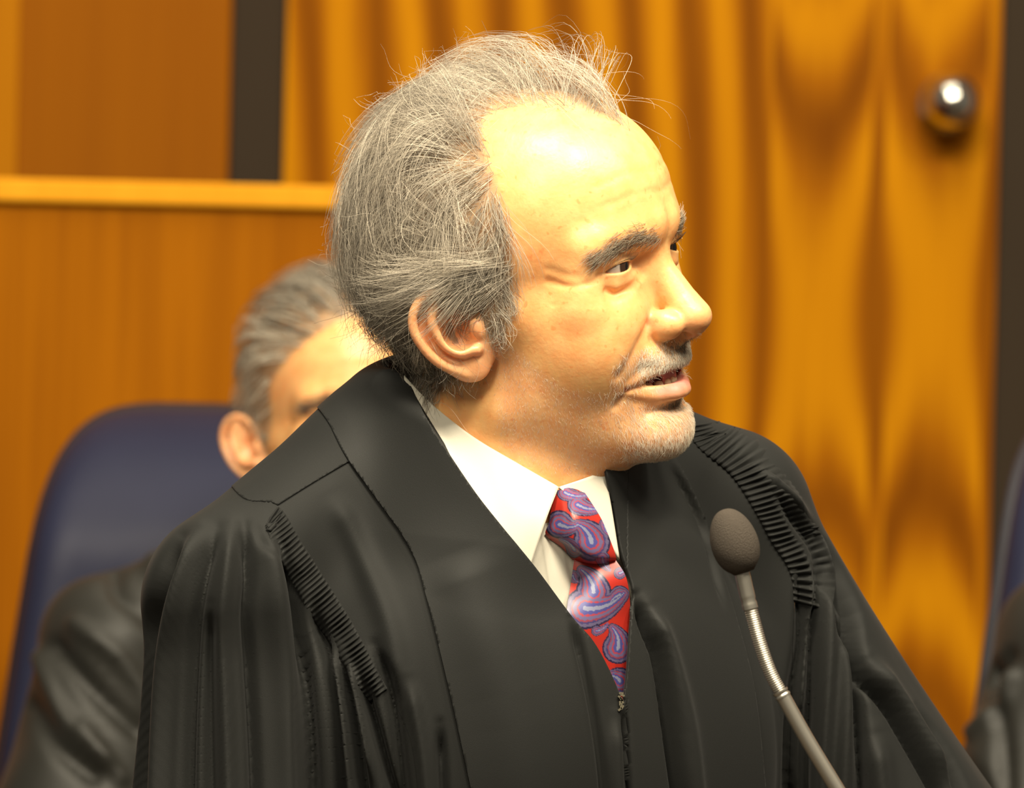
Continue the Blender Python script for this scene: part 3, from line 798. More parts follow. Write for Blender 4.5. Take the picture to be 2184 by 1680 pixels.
def sub(V, Q):
    u, inv = np.unique(Q, return_inverse=True); return V[u], inv.reshape(Q.shape), u
def cloth(o, th=0.0022, off=-1.0):
    md = o.modifiers.new('thickness', 'SOLIDIFY'); md.thickness = th; md.offset = off
    return o
for r, nm, mt, lift in ((0, 'robe', M_ROBE, 0.0), (5, 'yoke', M_ROBE, 0.0012), (1, 'sleeve', M_ROBE, 0.0006), (2, 'sleeve', M_ROBE, 0.0006), (3, 'facing', M_BAND, 0.0022), (4, 'facing', M_BAND, 0.0022)):
    V, Q, u = sub(RW, RT[reg == r]); V = V + rnw[u]*lift
    o = mesh_np(nm, V, Q, mt)
    if nm in ('facing', 'yoke'): cloth(o)
    if r == 0: ROBE = par(o, SPEAKER)
    else: o.parent = ROBE; o.location = -SPEAKER.location - ROBE.location
# ------------------------------------------------------------------ surface look-up for pieces that lie on the robe, neck or chest
from mathutils.bvhtree import BVHTree
def bvh(V, Q): return BVHTree.FromPolygons([tuple(v) for v in V], [tuple(q) for q in Q])
# undisplaced coarse chest form for shirt and strips
FV, FQ = mesh_sdf(robe_f, (-170, -330, -268), (170, 420, 110), 4.0, 1)
FV, FQ = biggest(FV, FQ); FWd = bw(FV)
CHEST = bvh(FWd, FQ)
_hm = (HV[:, 2] < 30)
HEADB = bvh(hw(HV), HQ[_hm[HQ].all(1)])
def hit(tree, px, py, default=4.0):
    o = np.array(CAM_LOC); d = at(px, py, 1.0) - o; n = np.linalg.norm(d)
    r = tree.ray_cast(Vector(o), Vector(d/n))
    if r[0] is None: return default
    return float(-((np.array(r[0])-CL) @ CR)[2])
def patch(name, rows, mat, parent, nu=40, nv=24, th=0.0018, fn=None, attrs=None, off=-1.0):
    """rows: list of rows of (px, py, depth) control points -> smooth sheet"""
    G = np.array(rows, float)                            # (r, c, 3)
    cu = [crom(r, max(2, nu//(G.shape[1]-1))) for r in G]
    G = np.stack(cu); out = np.stack([crom(G[:, j], max(2, nv//(G.shape[0]-1))) if G.shape[0] > 1 else G[:, j] for j in range(G.shape[1])], 1)
    R, Cn = out.shape[:2]
    W = at_arr(out[..., 0], out[..., 1], out[..., 2])
    if fn is not None: W = fn(W, out)
    idx = np.arange(R*Cn).reshape(R, Cn)
    Q = np.stack([idx[:-1, :-1], idx[1:, :-1], idx[1:, 1:], idx[:-1, 1:]], -1).reshape(-1, 4)
    V = W.reshape(-1, 3)
    n = np.cross(V[Q[:, 1]]-V[Q[:, 0]], V[Q[:, 3]]-V[Q[:, 0]]).mean(0)
    if (n*(CL-V.mean(0))).sum() < 0: Q = Q[:, ::-1]
    at_d = attrs(out.reshape(-1, 3)) if attrs else None
    o = mesh_np(name, V, Q, mat, None, attrs=at_d)
    if th: cloth(o, th, off)
    if parent is not None: par(o, parent) if parent.parent is None else None
    return o
# ------------------------------------------------------------------ shirt: collar leaves and front
def nd(px, py, off=0.0): return hit(HEADB, px, py, 3.99) - off
def cd(px, py, off=0.0): return hit(CHEST, px, py, 3.95) - off
top = [(862, 800), (905, 846), (955, 890), (1020, 938), (1105, 988), (1192, 1038)]
mid = [(866, 850), (915, 910), (975, 985), (1045, 1050), (1110, 1085), (1166, 1105)]
bot = [(850, 880), (900, 960), (960, 1050), (1030, 1150), (1090, 1200), (1132, 1206)]
rows = [[(x, y, min(nd(x, y, 0.004), nd(x+8, y-8, 0.004))) for x, y in top],
        [(x, y, 0) for x, y in mid], [(x, y, min(cd(x, y, -0.006), nd(x, y, 0.004)) if i < 4 else cd(x, y, -0.005)) for i, (x, y) in enumerate(bot)]]
rows[1] = [(x, y, min(0.5*(rows[0][i][2]+rows[2][i][2])-0.001, nd(x, y, 0.005)) if i < 4 else 0.5*(rows[0][i][2]+rows[2][i][2])-0.006) for i, (x, y) in enumerate(mid)]
COLLAR = patch('shirt_collar', rows, M_SHIRT, SPEAKER, 50, 30, 0.002)
topf = [(1192, 1038), (1240, 1022), (1290, 1004)]; midf = [(1210, 1052), (1262, 1075), (1305, 1085)]; botf = [(1222, 1062), (1275, 1125), (1322, 1192)]
dA = rows[0][-1][2]
rowsf = [[(topf[0][0], topf[0][1], dA), (topf[1][0], topf[1][1], dA+0.004), (topf[2][0], topf[2][1], dA+0.016)],
         [(x, y, dA-0.002+0.006*i) for i, (x, y) in enumerate(midf)], [(x, y, dA-0.004+0.005*i) for i, (x, y) in enumerate(botf)]]
o = patch('collar_leaf', rowsf, M_SHIRT, None, 24, 20, 0.002); o.parent = COLLAR
front_rows = [[(1060, 1060, dA+0.03), (1190, 1060, dA+0.014), (1330, 1060, dA+0.03)],
              [(1080, 1150, cd(1080, 1150, -0.018)), (1200, 1180, cd(1200, 1180, -0.016)), (1345, 1180, cd(1345, 1180, -0.018))],
              [(1130, 1350, cd(1130, 1350, -0.020)), (1230, 1340, cd(1230, 1340, -0.018)), (1380, 1340, cd(1380, 1340, -0.020))],
              [(1200, 1560, cd(1200, 1560, -0.022)), (1300, 1560, cd(1300, 1560, -0.020)), (1400, 1560, cd(1400, 1560, -0.022))]]
def placket(W, P):
    d = np.abs(P[..., 0]-(1178+0.16*(P[..., 1]-1150)))
    W = W.copy(); W[..., 1] -= 0.0016*sstep(26, 20, d)
    return W
patch('shirt_front', front_rows, M_SHIRT, SPEAKER, 60, 60, 0.0015, placket)

# ------------------------------------------------------------------ tie with a woven paisley figure
M_TIE = strand_material('paisley_silk', 0.38, 0.5)
# paisley drops in photo-plane units: tail tip, belly centre, belly radius
DROPS = [((1232, 1120), (1193, 1118), 27), ((1232, 1118), (1262, 1156), 36), ((1300, 1215), (1285, 1190), 14), ((1240, 1215), (1266, 1262), 34),
         ((1330, 1265), (1248, 1297), 40), ((1300, 1290), (1322, 1268), 18), ((1306, 1338), (1318, 1382), 30), ((1300, 1440), (1322, 1452), 26), ((1290, 1080), (1232, 1076), 20), ((1272, 1400), (1240, 1400), 22), ((1260, 1052), (1205, 1050), 16), ((1196, 1150), (1225, 1172), 16), ((1300, 1140), (1290, 1118), 12), ((1232, 1240), (1222, 1228), 12), ((1296, 1330), (1272, 1345), 10), ((1336, 1210), (1322, 1222), 12)]
def paisley(P):
    x, y = P[:, 0], P[:, 1]; n = len(P)
    C = np.tile(np.array([0.36, 0.020, 0.012]), (n, 1)); best = np.full(n, 9.0)
    for tail, c, r in DROPS:
        # tapered drop: distance to a bent cone from belly to tail
        mx, my = (tail[0]+c[0])/2 + (c[1]-tail[1])*0.25, (tail[1]+c[1])/2 - (c[0]-tail[0])*0.25
        d = np.full(n, 9.0)
        for k in range(25):
            t = k/24; qx = (1-t)**2*c[0] + 2*t*(1-t)*mx + t*t*tail[0]; qy = (1-t)**2*c[1] + 2*t*(1-t)*my + t*t*tail[1]
            d = np.minimum(d, np.hypot(x-qx, y-qy)/(r*(1-0.72*t)))
        m = d < np.minimum(best, 1.12); best = np.where(m, d, best)
    wob = 0.03*np.sin(x*0.5)*np.sin(y*0.45)
    b = best + wob
    bands = [(1.14, (0.018, 0.014, 0.045)), (1.0, (0.095, 0.08, 0.155)), (0.84, (0.045, 0.036, 0.12)), (0.74, (0.20, 0.04, 0.065)), (0.64, (0.11, 0.09, 0.19)), (0.44, (0.30, 0.04, 0.06)), (0.34, (0.06, 0.06, 0.22)), (0.13, (0.20, 0.21, 0.31))]
    for lim, col in bands: C[b < lim] = col
    return {'tint': ('FLOAT_COLOR', np.c_[C, np.ones(n)])}
k0 = dA - 0.010
knot = [[(1180, 1048, k0+0.012), (1212, 1040, k0+0.010), (1246, 1048, k0+0.014)],
        [(1172, 1110, k0+0.006), (1222, 1095, k0-0.008), (1282, 1105, k0+0.006)],
        [(1164, 1140, k0+0.006), (1228, 1145, k0-0.010), (1303, 1155, k0+0.006)],
        [(1195, 1165, k0+0.007), (1245, 1180, k0-0.007), (1314, 1188, k0+0.008)],
        [(1222, 1194, k0+0.012), (1268, 1202, k0+0.004), (1312, 1198, k0+0.013)]]
TIE_O = patch('tie', knot, M_TIE, SPEAKER, 100, 120, 0, None, paisley)
k1 = k0+0.008
bd = lambda x, y, o=0: cd(x, y, o)
blade = [[(1226, 1186, k1+0.003), (1268, 1186, k1+0.003), (1308, 1186, k1+0.004)],
         [(1218, 1240, k1), (1274, 1240, k1-0.006), (1337, 1236, k1+0.001)],
         [(1208, 1320, bd(1208, 1320, -0.004)), (1268, 1320, bd(1268, 1320, 0.000)), (1346, 1320, bd(1346, 1320, -0.005))],
         [(1215, 1420, bd(1215, 1420, -0.011)), (1275, 1420, bd(1275, 1420, -0.008)), (1352, 1420, bd(1352, 1420, -0.012))],
         [(1250, 1540, bd(1250, 1540, -0.016)), (1300, 1540, bd(1300, 1540, -0.014)), (1360, 1540, bd(1360, 1540, -0.018))]]
o = patch('blade', blade, M_TIE, None, 100, 240, 0, None, paisley); o.parent = TIE_O

# ------------------------------------------------------------------ fluted strips at the armholes
def fluted(name, curve, width, pleat, depth_off, s0, s1, parent, amp=0.0013, wfn=None, slant=0.0, sgn=1):
    c = np.asarray(curve); seg = np.hypot(*np.diff(c, axis=0).T); S = np.r_[0, np.cumsum(seg)]
    a0, a1 = s0*S[-1], s1*S[-1]; n = int((a1-a0)/pleat*8); nc = 12
    s = np.linspace(a0, a1, n); X = np.interp(s, S, c[:, 0]); Y = np.interp(s, S, c[:, 1])
    tx, ty = np.gradient(X), np.gradient(Y); L = np.hypot(tx, ty); nx, ny = -ty/L*sgn, tx/L*sgn
    W = np.zeros((nc, n, 3))
    for i in range(nc):
        w = i/(nc-1)
        ww = (wfn(s/S[-1]) if wfn else 1.0)*width*w
        jx, jy = X + nx*ww + slant*ww*tx/L, Y + ny*ww + slant*ww*ty/L
        D = np.array([hit(ROBEB, a, b, np.nan) for a, b in zip(jx[::8], jy[::8])])
        ok = ~np.isnan(D); D = np.interp(np.arange(n), np.arange(n)[::8][ok], D[ok])
        D = np.convolve(np.pad(D, 20, 'edge'), np.ones(41)/41, 'valid')
        ph = s/pleat*2*math.pi + 1.1*np.sin(s*0.021) + 0.7*np.sin(s*0.057+1)
        wav = amp*np.cos(ph)*(0.25+0.75*math.sin(math.pi*min(1, w*1.25+0.05)))*(1+0.3*np.sin(s*0.09))
        W[i] = at_arr(jx, jy, D - depth_off - wav - 0.0008*math.sin(math.pi*w))
    idx = np.arange(nc*n).reshape(nc, n)
    Q = np.stack([idx[:-1, :-1], idx[1:, :-1], idx[1:, 1:], idx[:-1, 1:]], -1).reshape(-1, 4)
    V = W.reshape(-1, 3)
    if (np.cross(V[Q[:, 1]]-V[Q[:, 0]], V[Q[:, 3]]-V[Q[:, 0]]).mean(0)*(CL-V.mean(0))).sum() < 0: Q = Q[:, ::-1]
    o = mesh_np(name, V, Q, M_ROBE); cloth(o, 0.0015); o.parent = parent; o.location = -SPEAKER.location-parent.location
    return o
ROBEB = bvh(RW, RT[reg >= 0])
fluted('fluted_strip', ARM_N, 66, 10.5, 0.0012, 0.165, 0.64, ROBE, 0.0013, lambda t: 0.62+0.38*np.sin(np.clip((t-0.12)/0.55, 0, 1)*math.pi), 0.15)
fluted('fluted_strip', ARM_F, 92, 13.0, 0.0012, 0.06, 0.50, ROBE, 0.0016, lambda t: 0.75+0.35*np.sin(np.clip((t-0.05)/0.5, 0, 1)*math.pi), 0.25, sgn=-1)
# zip at the foot of the opening
M_ZIP = simple_mat('zip_metal', (0.5, 0.45, 0.32), 0.3, 0.5, 0.9)
bmz = bmesh.new()
for k in range(9):
    t = k/8; p = at(1325+3*math.sin(k*2.1), 1478+t*34, cd(1325, 1490, 0.004))
    bmesh.ops.create_cube(bmz, size=0.0022, matrix=Matrix.Translation(p) @ Matrix.Rotation(0.3*k, 4, 'Y') @ Matrix.Diagonal((1.2, 0.7, 0.5, 1)))
mz = bpy.data.meshes.new('zip'); bmz.to_mesh(mz); bmz.free()
o = link('zip', mz, M_ZIP, None, False); o.parent = ROBE; o.location = -SPEAKER.location-ROBE.location
# ------------------------------------------------------------------ the court room behind: wall, door, partition, floor
class X_:
    """small expression builder for shader maths"""
    def __init__(s, nt, sock): s.nt = nt; s.s = sock
    def _op(s, op, *o, swap=False):
        n = N(s.nt, 'ShaderNodeMath', operation=op); a = [s, *o]
        if swap: a = a[::-1]
        for i, v in enumerate(a):
            if isinstance(v, X_): s.nt.links.new(v.s, n.inputs[i])
            else: n.inputs[i].default_value = float(v)
        return X_(s.nt, n.outputs[0])
    def __add__(s, o): return s._op('ADD', o)
    __radd__ = __add__
    def __sub__(s, o): return s._op('SUBTRACT', o)
    def __rsub__(s, o): return s._op('SUBTRACT', o, swap=True)
    def __mul__(s, o): return s._op('MULTIPLY', o)
    __rmul__ = __mul__
    def __truediv__(s, o): return s._op('DIVIDE', o)
    def abs(s): return s._op('ABSOLUTE')
    def sin(s): return s._op('SINE')
    def cos(s): return s._op('COSINE')
    def mn(s, o): return s._op('MINIMUM', o)
    def mx(s, o): return s._op('MAXIMUM', o)
    def gt(s, o): return s._op('GREATER_THAN', o)
def noise_x(nt, vec, scale, detail=3, dist=0.0):
    n = N(nt, 'ShaderNodeTexNoise'); n.inputs['Scale'].default_value = scale; n.inputs['Detail'].default_value = detail; n.inputs['Distortion'].default_value = dist
    nt.links.new(vec, n.inputs['Vector']); return X_(nt, n.outputs['Fac'])
def wood_base(name, rough=0.55, coat=0.0):
    m, nt, b = new_mat(name)
    tc = N(nt, 'ShaderNodeTexCoord'); sp = N(nt, 'ShaderNodeSeparateXYZ'); nt.links.new(tc.outputs['Object'], sp.inputs[0])
    b.inputs['Roughness'].default_value = rough; b.inputs['Specular IOR Level'].default_value = 0.03; b.inputs['Coat Weight'].default_value = coat; b.inputs['Coat Roughness'].default_value = 0.25
    def stretched(sx, sz):
        mp = N(nt, 'ShaderNodeMapping'); mp.inputs['Scale'].default_value = (sx, 1, sz)
        nt.links.new(tc.outputs['Object'], mp.inputs['Vector']); return mp.outputs[0]
    def ramp(fac, stops):
        r = N(nt, 'ShaderNodeValToRGB'); e = r.color_ramp.elements
        while len(e) < len(stops): e.new(0.5)
        for el, (p, c) in zip(e, stops): el.position = p; el.color = (*c, 1)
        nt.links.new(fac.s, r.inputs['Fac']); nt.links.new(r.outputs['Color'], b.inputs['Base Color'])
    return m, nt, b, X_(nt, sp.outputs[0]), X_(nt, sp.outputs[2]), stretched, ramp
def veneer_door():
    """book-matched walnut veneer: hyperbolic cathedrals mirrored about a leaf joint"""
    m, nt, b, x, z, st, ramp = wood_base('walnut_door_veneer')
    n1 = noise_x(nt, st(1, 0.22), 5.5, 3, 0.6); n2 = noise_x(nt, st(1, 0.02), 90, 3); n3 = noise_x(nt, st(1, 0.09), 22, 3, 0.6)
    u = (x - 0.384 + (n1-0.5)*0.03).abs()                     # metres from the leaf joint
    w = (u - 0.060)/0.040
    wa = w.abs(); inner = (wa*wa); outer = wa*2.6 - 1.7
    far = wa.gt(1.3)
    w2 = inner*(1.0-far) + outer*far
    v = (z - 0.110 + (n1-0.5)*0.16)/0.14
    va = v.abs(); vf = va.gt(1.5); v2 = (va*va)*(1.0-vf) + (va*3.0 - 2.25)*vf
    v2 = v2*(1.0-far*0.75)
    phi = w2 - v2 + (n3-0.5)*1.4
    c = (phi*1.43).cos()*0.5 + 0.5
    f = c*0.62 + n3*0.25 + n2*0.22 - 0.06
    ramp(f, [(0.12, (0.185, 0.052, 0.0012)), (0.42, (0.33, 0.105, 0.0015)), (0.85, (0.56, 0.222, 0.002))])
    return m
def veneer_plain(name, dark, light, sx=26, n=0.03):
    m, nt, b, x, z, st, ramp = wood_base(name)
    a = noise_x(nt, st(1, 0.05), sx, 4, 0.5); c = noise_x(nt, st(1, 0.015), 140, 2); d = noise_x(nt, st(1, 0.25), 3.0, 2)
    f = a*0.55 + c*0.30 + d*0.35 - 0.10
    ramp(f, [(0.30, dark), (0.72, light)])
    return m
M_DOOR = veneer_door()
M_WALL = veneer_plain('wall_veneer', (0.235, 0.070, 0.003), (0.31, 0.099, 0.003), 9)
M_DOOR2 = veneer_plain('light_veneer', (0.38, 0.132, 0.003), (0.48, 0.185, 0.004), 9)
M_PART = veneer_plain('partition_veneer', (0.21, 0.060, 0.0015), (0.38, 0.125, 0.002), 24)
M_RAIL = veneer_plain('rail_wood', (0.66, 0.27, 0.012), (0.78, 0.35, 0.020), 20)
M_DARK = simple_mat('dark_reveal', (0.034, 0.022, 0.012), 0.7, 0.15)
M_CHROME = simple_mat('chrome', (0.72, 0.70, 0.64), 0.16, 0.5, 1.0)
M_FLOOR = simple_mat('carpet', (0.10, 0.08, 0.06), 0.95, 0.1, bump=(300, 0.4, 0.003))

def box_mesh(x0, x1, y0, y1, z0, z1, bev=0.0):
    bm = bmesh.new(); bmesh.ops.create_cube(bm, size=1.0)
    for v in bm.verts:
        v.co = Vector((x0 if v.co.x < 0 else x1, y0 if v.co.y < 0 else y1, z0 if v.co.z < 0 else z1))
    if bev: bmesh.ops.bevel(bm, geom=bm.edges[:], offset=bev, segments=2, profile=0.5, affect='EDGES')
    me = bpy.data.meshes.new('m'); bm.to_mesh(me); bm.free(); return me
def boxo(name, x0, x1, y0, y1, z0, z1, mat, bev=0.0, origin=None, parent=None, kind=None):
    ox, oy, oz = origin if origin is not None else ((x0+x1)/2, (y0+y1)/2, (z0+z1)/2)
    me = box_mesh(x0-ox, x1-ox, y0-oy, y1-oy, z0-oz, z1-oz, bev); me.name = name
    o = link(name, me, mat, None, False); o.location = (ox, oy, oz)
    if parent is not None: par(o, parent)
    if kind: o['kind'] = kind
    return o
YW = 3.0                                       # the door plane is 7 m from the camera
xw = lambda px, d=7.0: float(at(px, 700, d)[0])
XD0, XD1 = xw(596), xw(2122)
org = (0.0, YW, 1.60)
boxo('floor', -3.2, 3.2, -4.6, YW+0.2, -0.05, 0.0, M_FLOOR, kind='structure')
boxo('wall_back', -3.2, XD0-0.058, YW-0.01, YW+0.12, 0.0, 3.3, M_WALL, 0.004, org, kind='structure')
boxo('wall_right', XD1+0.16, 3.2, YW-0.01, YW+0.12, 0.0, 3.3, M_WALL, 0.004, org, kind='structure')
boxo('trim_1', XD0-0.058, XD0, YW+0.012, YW+0.12, 0.0, 3.3, M_DARK, 0.002, kind='structure')
boxo('trim_2', XD1, XD1+0.16, YW+0.012, YW+0.12, 0.0, 3.3, M_DARK, 0.002, kind='structure')
door = boxo('door_1', XD0, XD1, YW, YW+0.045, 0.0, 3.3, M_DOOR, 0.002, org, kind='structure')
boxo('wall_panel_joint', xw(-160), xw(28), YW-0.016, YW, 0.0, 3.3, M_DOOR2, 0.001, org, kind='structure').name = 'trim_3'
def lathe(name, prof, seg, mat, loc, axis, parent=None):
    """prof: (radius, height) pairs revolved about local z, then z turned to 'axis'"""
    th = np.linspace(0, 2*math.pi, seg, endpoint=False); pr = np.array(prof)
    V = np.stack([pr[:, 0][:, None]*np.cos(th), pr[:, 0][:, None]*np.sin(th), np.repeat(pr[:, 1][:, None], seg, 1)], -1).reshape(-1, 3)
    k = len(pr); F = [(i*seg+j, i*seg+(j+1) % seg, (i+1)*seg+(j+1) % seg, (i+1)*seg+j) for i in range(k-1) for j in range(seg)]
    R = np.array(Vector((0, 0, 1)).rotation_difference(Vector(axis)).to_matrix())
    o = mesh_np(name, V @ R.T + np.array(loc), np.array(F), mat)
    if parent is not None: par(o, parent)
    return o
kp = at(2030, 215, 6.93)
ball = [(0.0005, 0.036)] + [(0.029*math.sin(a), 0.006+0.030*math.cos(a)) for a in np.linspace(0.12, 2.5, 22)] + [(0.013, -0.026), (0.012, -0.05), (0.031, -0.052), (0.032, -0.062), (0.030, -0.066)]
lathe('door_knob', ball, 40, M_CHROME, (kp[0], kp[1], kp[2]), (0, -1, 0), door)
# partition with a pale cap rail
YP = 2.25; sp_ = lambda px, py=400: at(px, py, YP+4.0)
xr = float(sp_(1060)[0]); zt = float(sp_(360, 388)[2])
pt = empty('wood_partition', (-1.2, YP+0.05, 0.0), 'chest-high wood veneer partition with pale cap rail behind the seated person', 'partition')
boxo('panel', -2.6, xr, YP+0.012, YP+0.05, 0.0, zt-0.02, M_PART, 0.001, (0, YP, 1.4), pt)
boxo('cap_rail', -2.6, xr+0.006, YP, YP+0.10, zt-0.022, zt, M_RAIL, 0.003, (0, YP, zt), pt)
# ------------------------------------------------------------------ chairs and seated people
M_NAVY = cloth_mat('navy_leather', (0.019, 0.021, 0.046), 0.5, 0.0, 700, 0.16)
DCH = 5.70
def chair_obj(shift):
    """high-backed chair seen from the front"""
    root = empty('office_chair', (float(at(430+shift, 1200, DCH)[0]), DCH-4.0, 0.0))
    # backrest: superellipse slab, leaning a little
    nu, nv = 60, 40
    c = at(430+shift, 1400, DCH); hw_, hh = 0.159, 0.212
    def slab(th, grow, dy, lip):
        u = np.linspace(0, 2*math.pi, nu, endpoint=False); V = []
        prof = [(0.0, -th), (0.25, -th), (0.4, -th), (0.5, -th*1.02), (0.58, -th*1.02), (0.66, -th), (0.73, -th), (0.80, -th*0.98), (0.87, -th*0.9), (0.93, -th*0.75), (0.985, -th*0.35), (1.0, 0.0), (0.985, th*0.35), (0.93, th*0.75), (0.5, th), (0.0, th)]
        for s, y in prof:
            x = np.sign(np.cos(u))*np.abs(np.cos(u))**0.42*(hw_+grow)*s; z = np.sign(np.sin(u))*np.abs(np.sin(u))**0.42*(hh+grow)*s
            x = x*(1.0 - 0.16*(z/hh))
            yy = y + dy + 0.10*(x/hw_)**2*lip + z*0.10 + 5.5*np.maximum(0, z-0.075)**2
            V.append(np.stack([x, yy*np.ones(nu), z], 1))
        V = np.vstack(V); k = len(prof)
        F = np.array([(i*nu+j, (i+1)*nu+j, (i+1)*nu+(j+1) % nu, i*nu+(j+1) % nu) for i in range(k-1) for j in range(nu)])
        return V + c, F
    V, F = slab(0.038, 0.0, 0.0, -0.25); bk = par(mesh_np('backrest', V, F, M_NAVY), root)
    V, F = slab(0.012, 0.006, 0.040, -0.25); par(mesh_np('back_shell', V, F, simple_mat('chair_shell', (0.02, 0.02, 0.03), 0.5)), root)
    x, y = float(c[0]), float(c[1])
    boxo('seat', x-0.25, x+0.25, y-0.48, y-0.02, 0.86, 0.96, M_NAVY, 0.03, parent=root)
    lathe('pedestal', [(0.001, 0.86), (0.03, 0.86), (0.03, 0.10), (0.30, 0.06), (0.31, 0.0), (0.001, 0.0)], 20, M_DARK, (x, y-0.25, 0), (0, 0, 1), root)
    return root
ch1 = chair_obj(0); tag(ch1, 'navy leather high-backed chair behind the seated person on the left', 'chair', 'navy chairs behind the bench')
ch2 = chair_obj(2075); tag(ch2, 'navy leather chair at the right edge of the picture', 'chair', 'navy chairs behind the bench')

# seated person: coarser head, robe with broad satin folds
S_YAW, S_D = 18, 5.38
def seated(shift, yaw, label, byaw, folds, dpx=0, dpy=0):
    P0 = empty('person', (float(at(560+shift, 1200, S_D)[0]), S_D-4.0, 0.0), label, 'person', 'people seated in the background')
    sM = CR @ rot_head(yaw, -3, 3); s0 = at(738+shift+dpx, 925+dpy, S_D)
    place = lambda p: s0 + (np.asarray(p, float) @ sM.T)*0.001
    V, Q = SHEAD
    par(mesh_np('body', place(V), Q, M_SKIN, None, attrs={'tint': ('FLOAT_COLOR', STINT)}), P0)
    make_eyes(P0, place)
    o = strand_obj('hair', SHAIR[0], 0.55, SHAIR[1], place, M_HAIR, P0)
    for s in (-1, 1):
        strand_obj('eyebrow', SBROW[s][0], 0.3, SBROW[s][1], place, M_BEARD, P0)
    bM = CR @ rot_head(byaw, -3, 2); b0 = at(700+shift, 1230, S_D+0.03)
    W = b0 + (SBODY[0] @ bM.T)*0.001
    n_, _ = normals(SBODY[0], SBODY[1]); nw_ = n_ @ bM.T
    px, py, dd = to_px(W); d = np.zeros(len(W))
    for pts, dep_, w in folds:
        q = poly_near(px-shift, py, sm(pts, 4))[0]; d -= dep_*np.exp(-(q/w)**2)
    fr = sstep(0.0, 0.3, ((CL-W)/np.linalg.norm(CL-W, axis=1, keepdims=True)*nw_).sum(1))
    W = W + nw_*((d*fr + 4*vnoise(SBODY[0], 34, 21))*0.001)[:, None]
    par(mesh_np('robe', W, SBODY[1], M_SATIN), P0)
    return P0
M_SATIN = cloth_mat('black_satin', (0.015, 0.0145, 0.012), 0.52, 0.03, spec=0.34)
SNECK = (-20.0, 0.0, -150.0)
V, Q = mesh_sdf(make_head((-18, 0, -40), SNECK), (-112, -104, -175), (134, 104, 140), 2.4); SHEAD = biggest(V, Q)
def hair_mask2(V):
    x, y, z = V[:, 0], np.abs(V[:, 1]), V[:, 2]
    lim = np.interp(z, [-90, -60, -40, -25, -12, 0, 20, 45, 62, 75, 90, 105, 125], [-48, -40, -26, -16, 14, 24, 30, 34, 48, 62, 74, 80, 80])
    m = sstep(4, -4, x-lim)*sstep(-62, -50, z)
    s, t, n = ear_coords(x, y, z)
    return m*(1 - ((s > -6) & (s < 12) & (t < 10) & (t > -45) & (y > 45)))*(1-((s > -4) & (y > 60) & (ear_sdf(x, y, z) < 1.5)))
_hm1 = hair_mask; hair_mask = hair_mask2; _bm1 = beard_mask; beard_mask = lambda V: np.zeros(len(V)); STINT = head_tint(SHEAD[0]); hair_mask = _hm1; beard_mask = _bm1
ns = 2200; root, rn = sample(SHEAD[0], SHEAD[1], hair_mask2(SHEAD[0]), ns)
def flow2(p):
    w = sstep(55, 95, p[:, 2])[:, None]; return w*np.array([-0.9, -0.45, 0.0]) + (1-w)*np.array([-0.75, 0, -0.65])
Pz, bst = strands(root, rn, flow2, np.interp(root[:, 2], [-60, 0, 60, 120], [12, 22, 34, 46]), np.interp(root[:, 2], [-60, 0, 60, 120], [4, 7, 10, 15]), 7, 0.15, 0.6, 1.0, 160, 9)
SHAIR = (Pz, grey(ns, bst, np.interp(root[:, 2], [-40, 20, 70, 110], [0.75, 0.85, 0.7, 0.3]), 5))
SBROW = {}
for s in (-1, 1):
    d = polyd(SHEAD[0][:, 0], np.abs(SHEAD[0][:, 1]), SHEAD[0][:, 2], BROW); w = np.exp(-(d/4)**2)*(d < 8)*(SHEAD[0][:, 1]*s > 0)
    r_, n_ = sample(SHEAD[0], SHEAD[1], w, 300); dv = np.array([-0.5, 0.8*s, -0.2]) + 0.2*rng.normal(size=(300, 3))
    tt = np.linspace(0, 1, 3)[None, :, None]; SBROW[s] = (r_[:, None, :] + 9*tt*dv[:, None, :]*0.8 + n_[:, None, :]*2.5*tt, np.tile([0.12, 0.08, 0.05], (300, 1)))
def sbody_f(f, l, u, fine):
    al = np.abs(l)
    d = ell(f, l, u, (15, 0, -175), (120, 175, 220))
    d = smin(d, cone(f, al, u, (-10, 50, 25), (-5, 170, -45), 42, 52), 30)
    d = smin(d, cone(f, al, u, (0, 182, -60), (70, 250, -330), 60, 88), 30)
    d = smin(d, cone(f, l, u, (0, 0, 0), (-8, 0, 62), 72, 66), 18)
    d = smax(d, -u - 420, 2)
    return d.astype(F32)
SBODY = biggest(*mesh_sdf(sbody_f, (-170, -360, -430), (230, 360, 130), 5.0, 1))
SF1 = [([(120, 1380), (190, 1460), (300, 1560)], 9, 18), ([(160, 1330), (250, 1400), (320, 1500)], -7, 18), ([(240, 1190), (250, 1260), (330, 1330)], 6, 18), ([(80, 1400), (130, 1520), (220, 1620)], -8, 16),
       ([(60, 1500), (120, 1590), (200, 1650)], 8, 18), ([(300, 1150), (340, 1220)], -5, 20), ([(380, 1110), (420, 1150), (440, 1200)], 6, 14), ([(180, 1550), (260, 1660)], -7, 14)]
SF3 = [([(0, 1480), (60, 1440), (110, 1400)], 9, 16), ([(20, 1560), (80, 1500), (110, 1440)], -8, 16), ([(-40, 1580), (20, 1640), (60, 1700)], 7, 18), ([(60, 1420), (90, 1560), (100, 1690)], 8, 16)]
seated(0, S_YAW, 'person with short grey hair in a black robe seated half hidden behind the speaker', 14, SF1)
seated(2045, -12, 'person in a black robe seated in the chair at the right edge', -6, SF3, 60, 0)
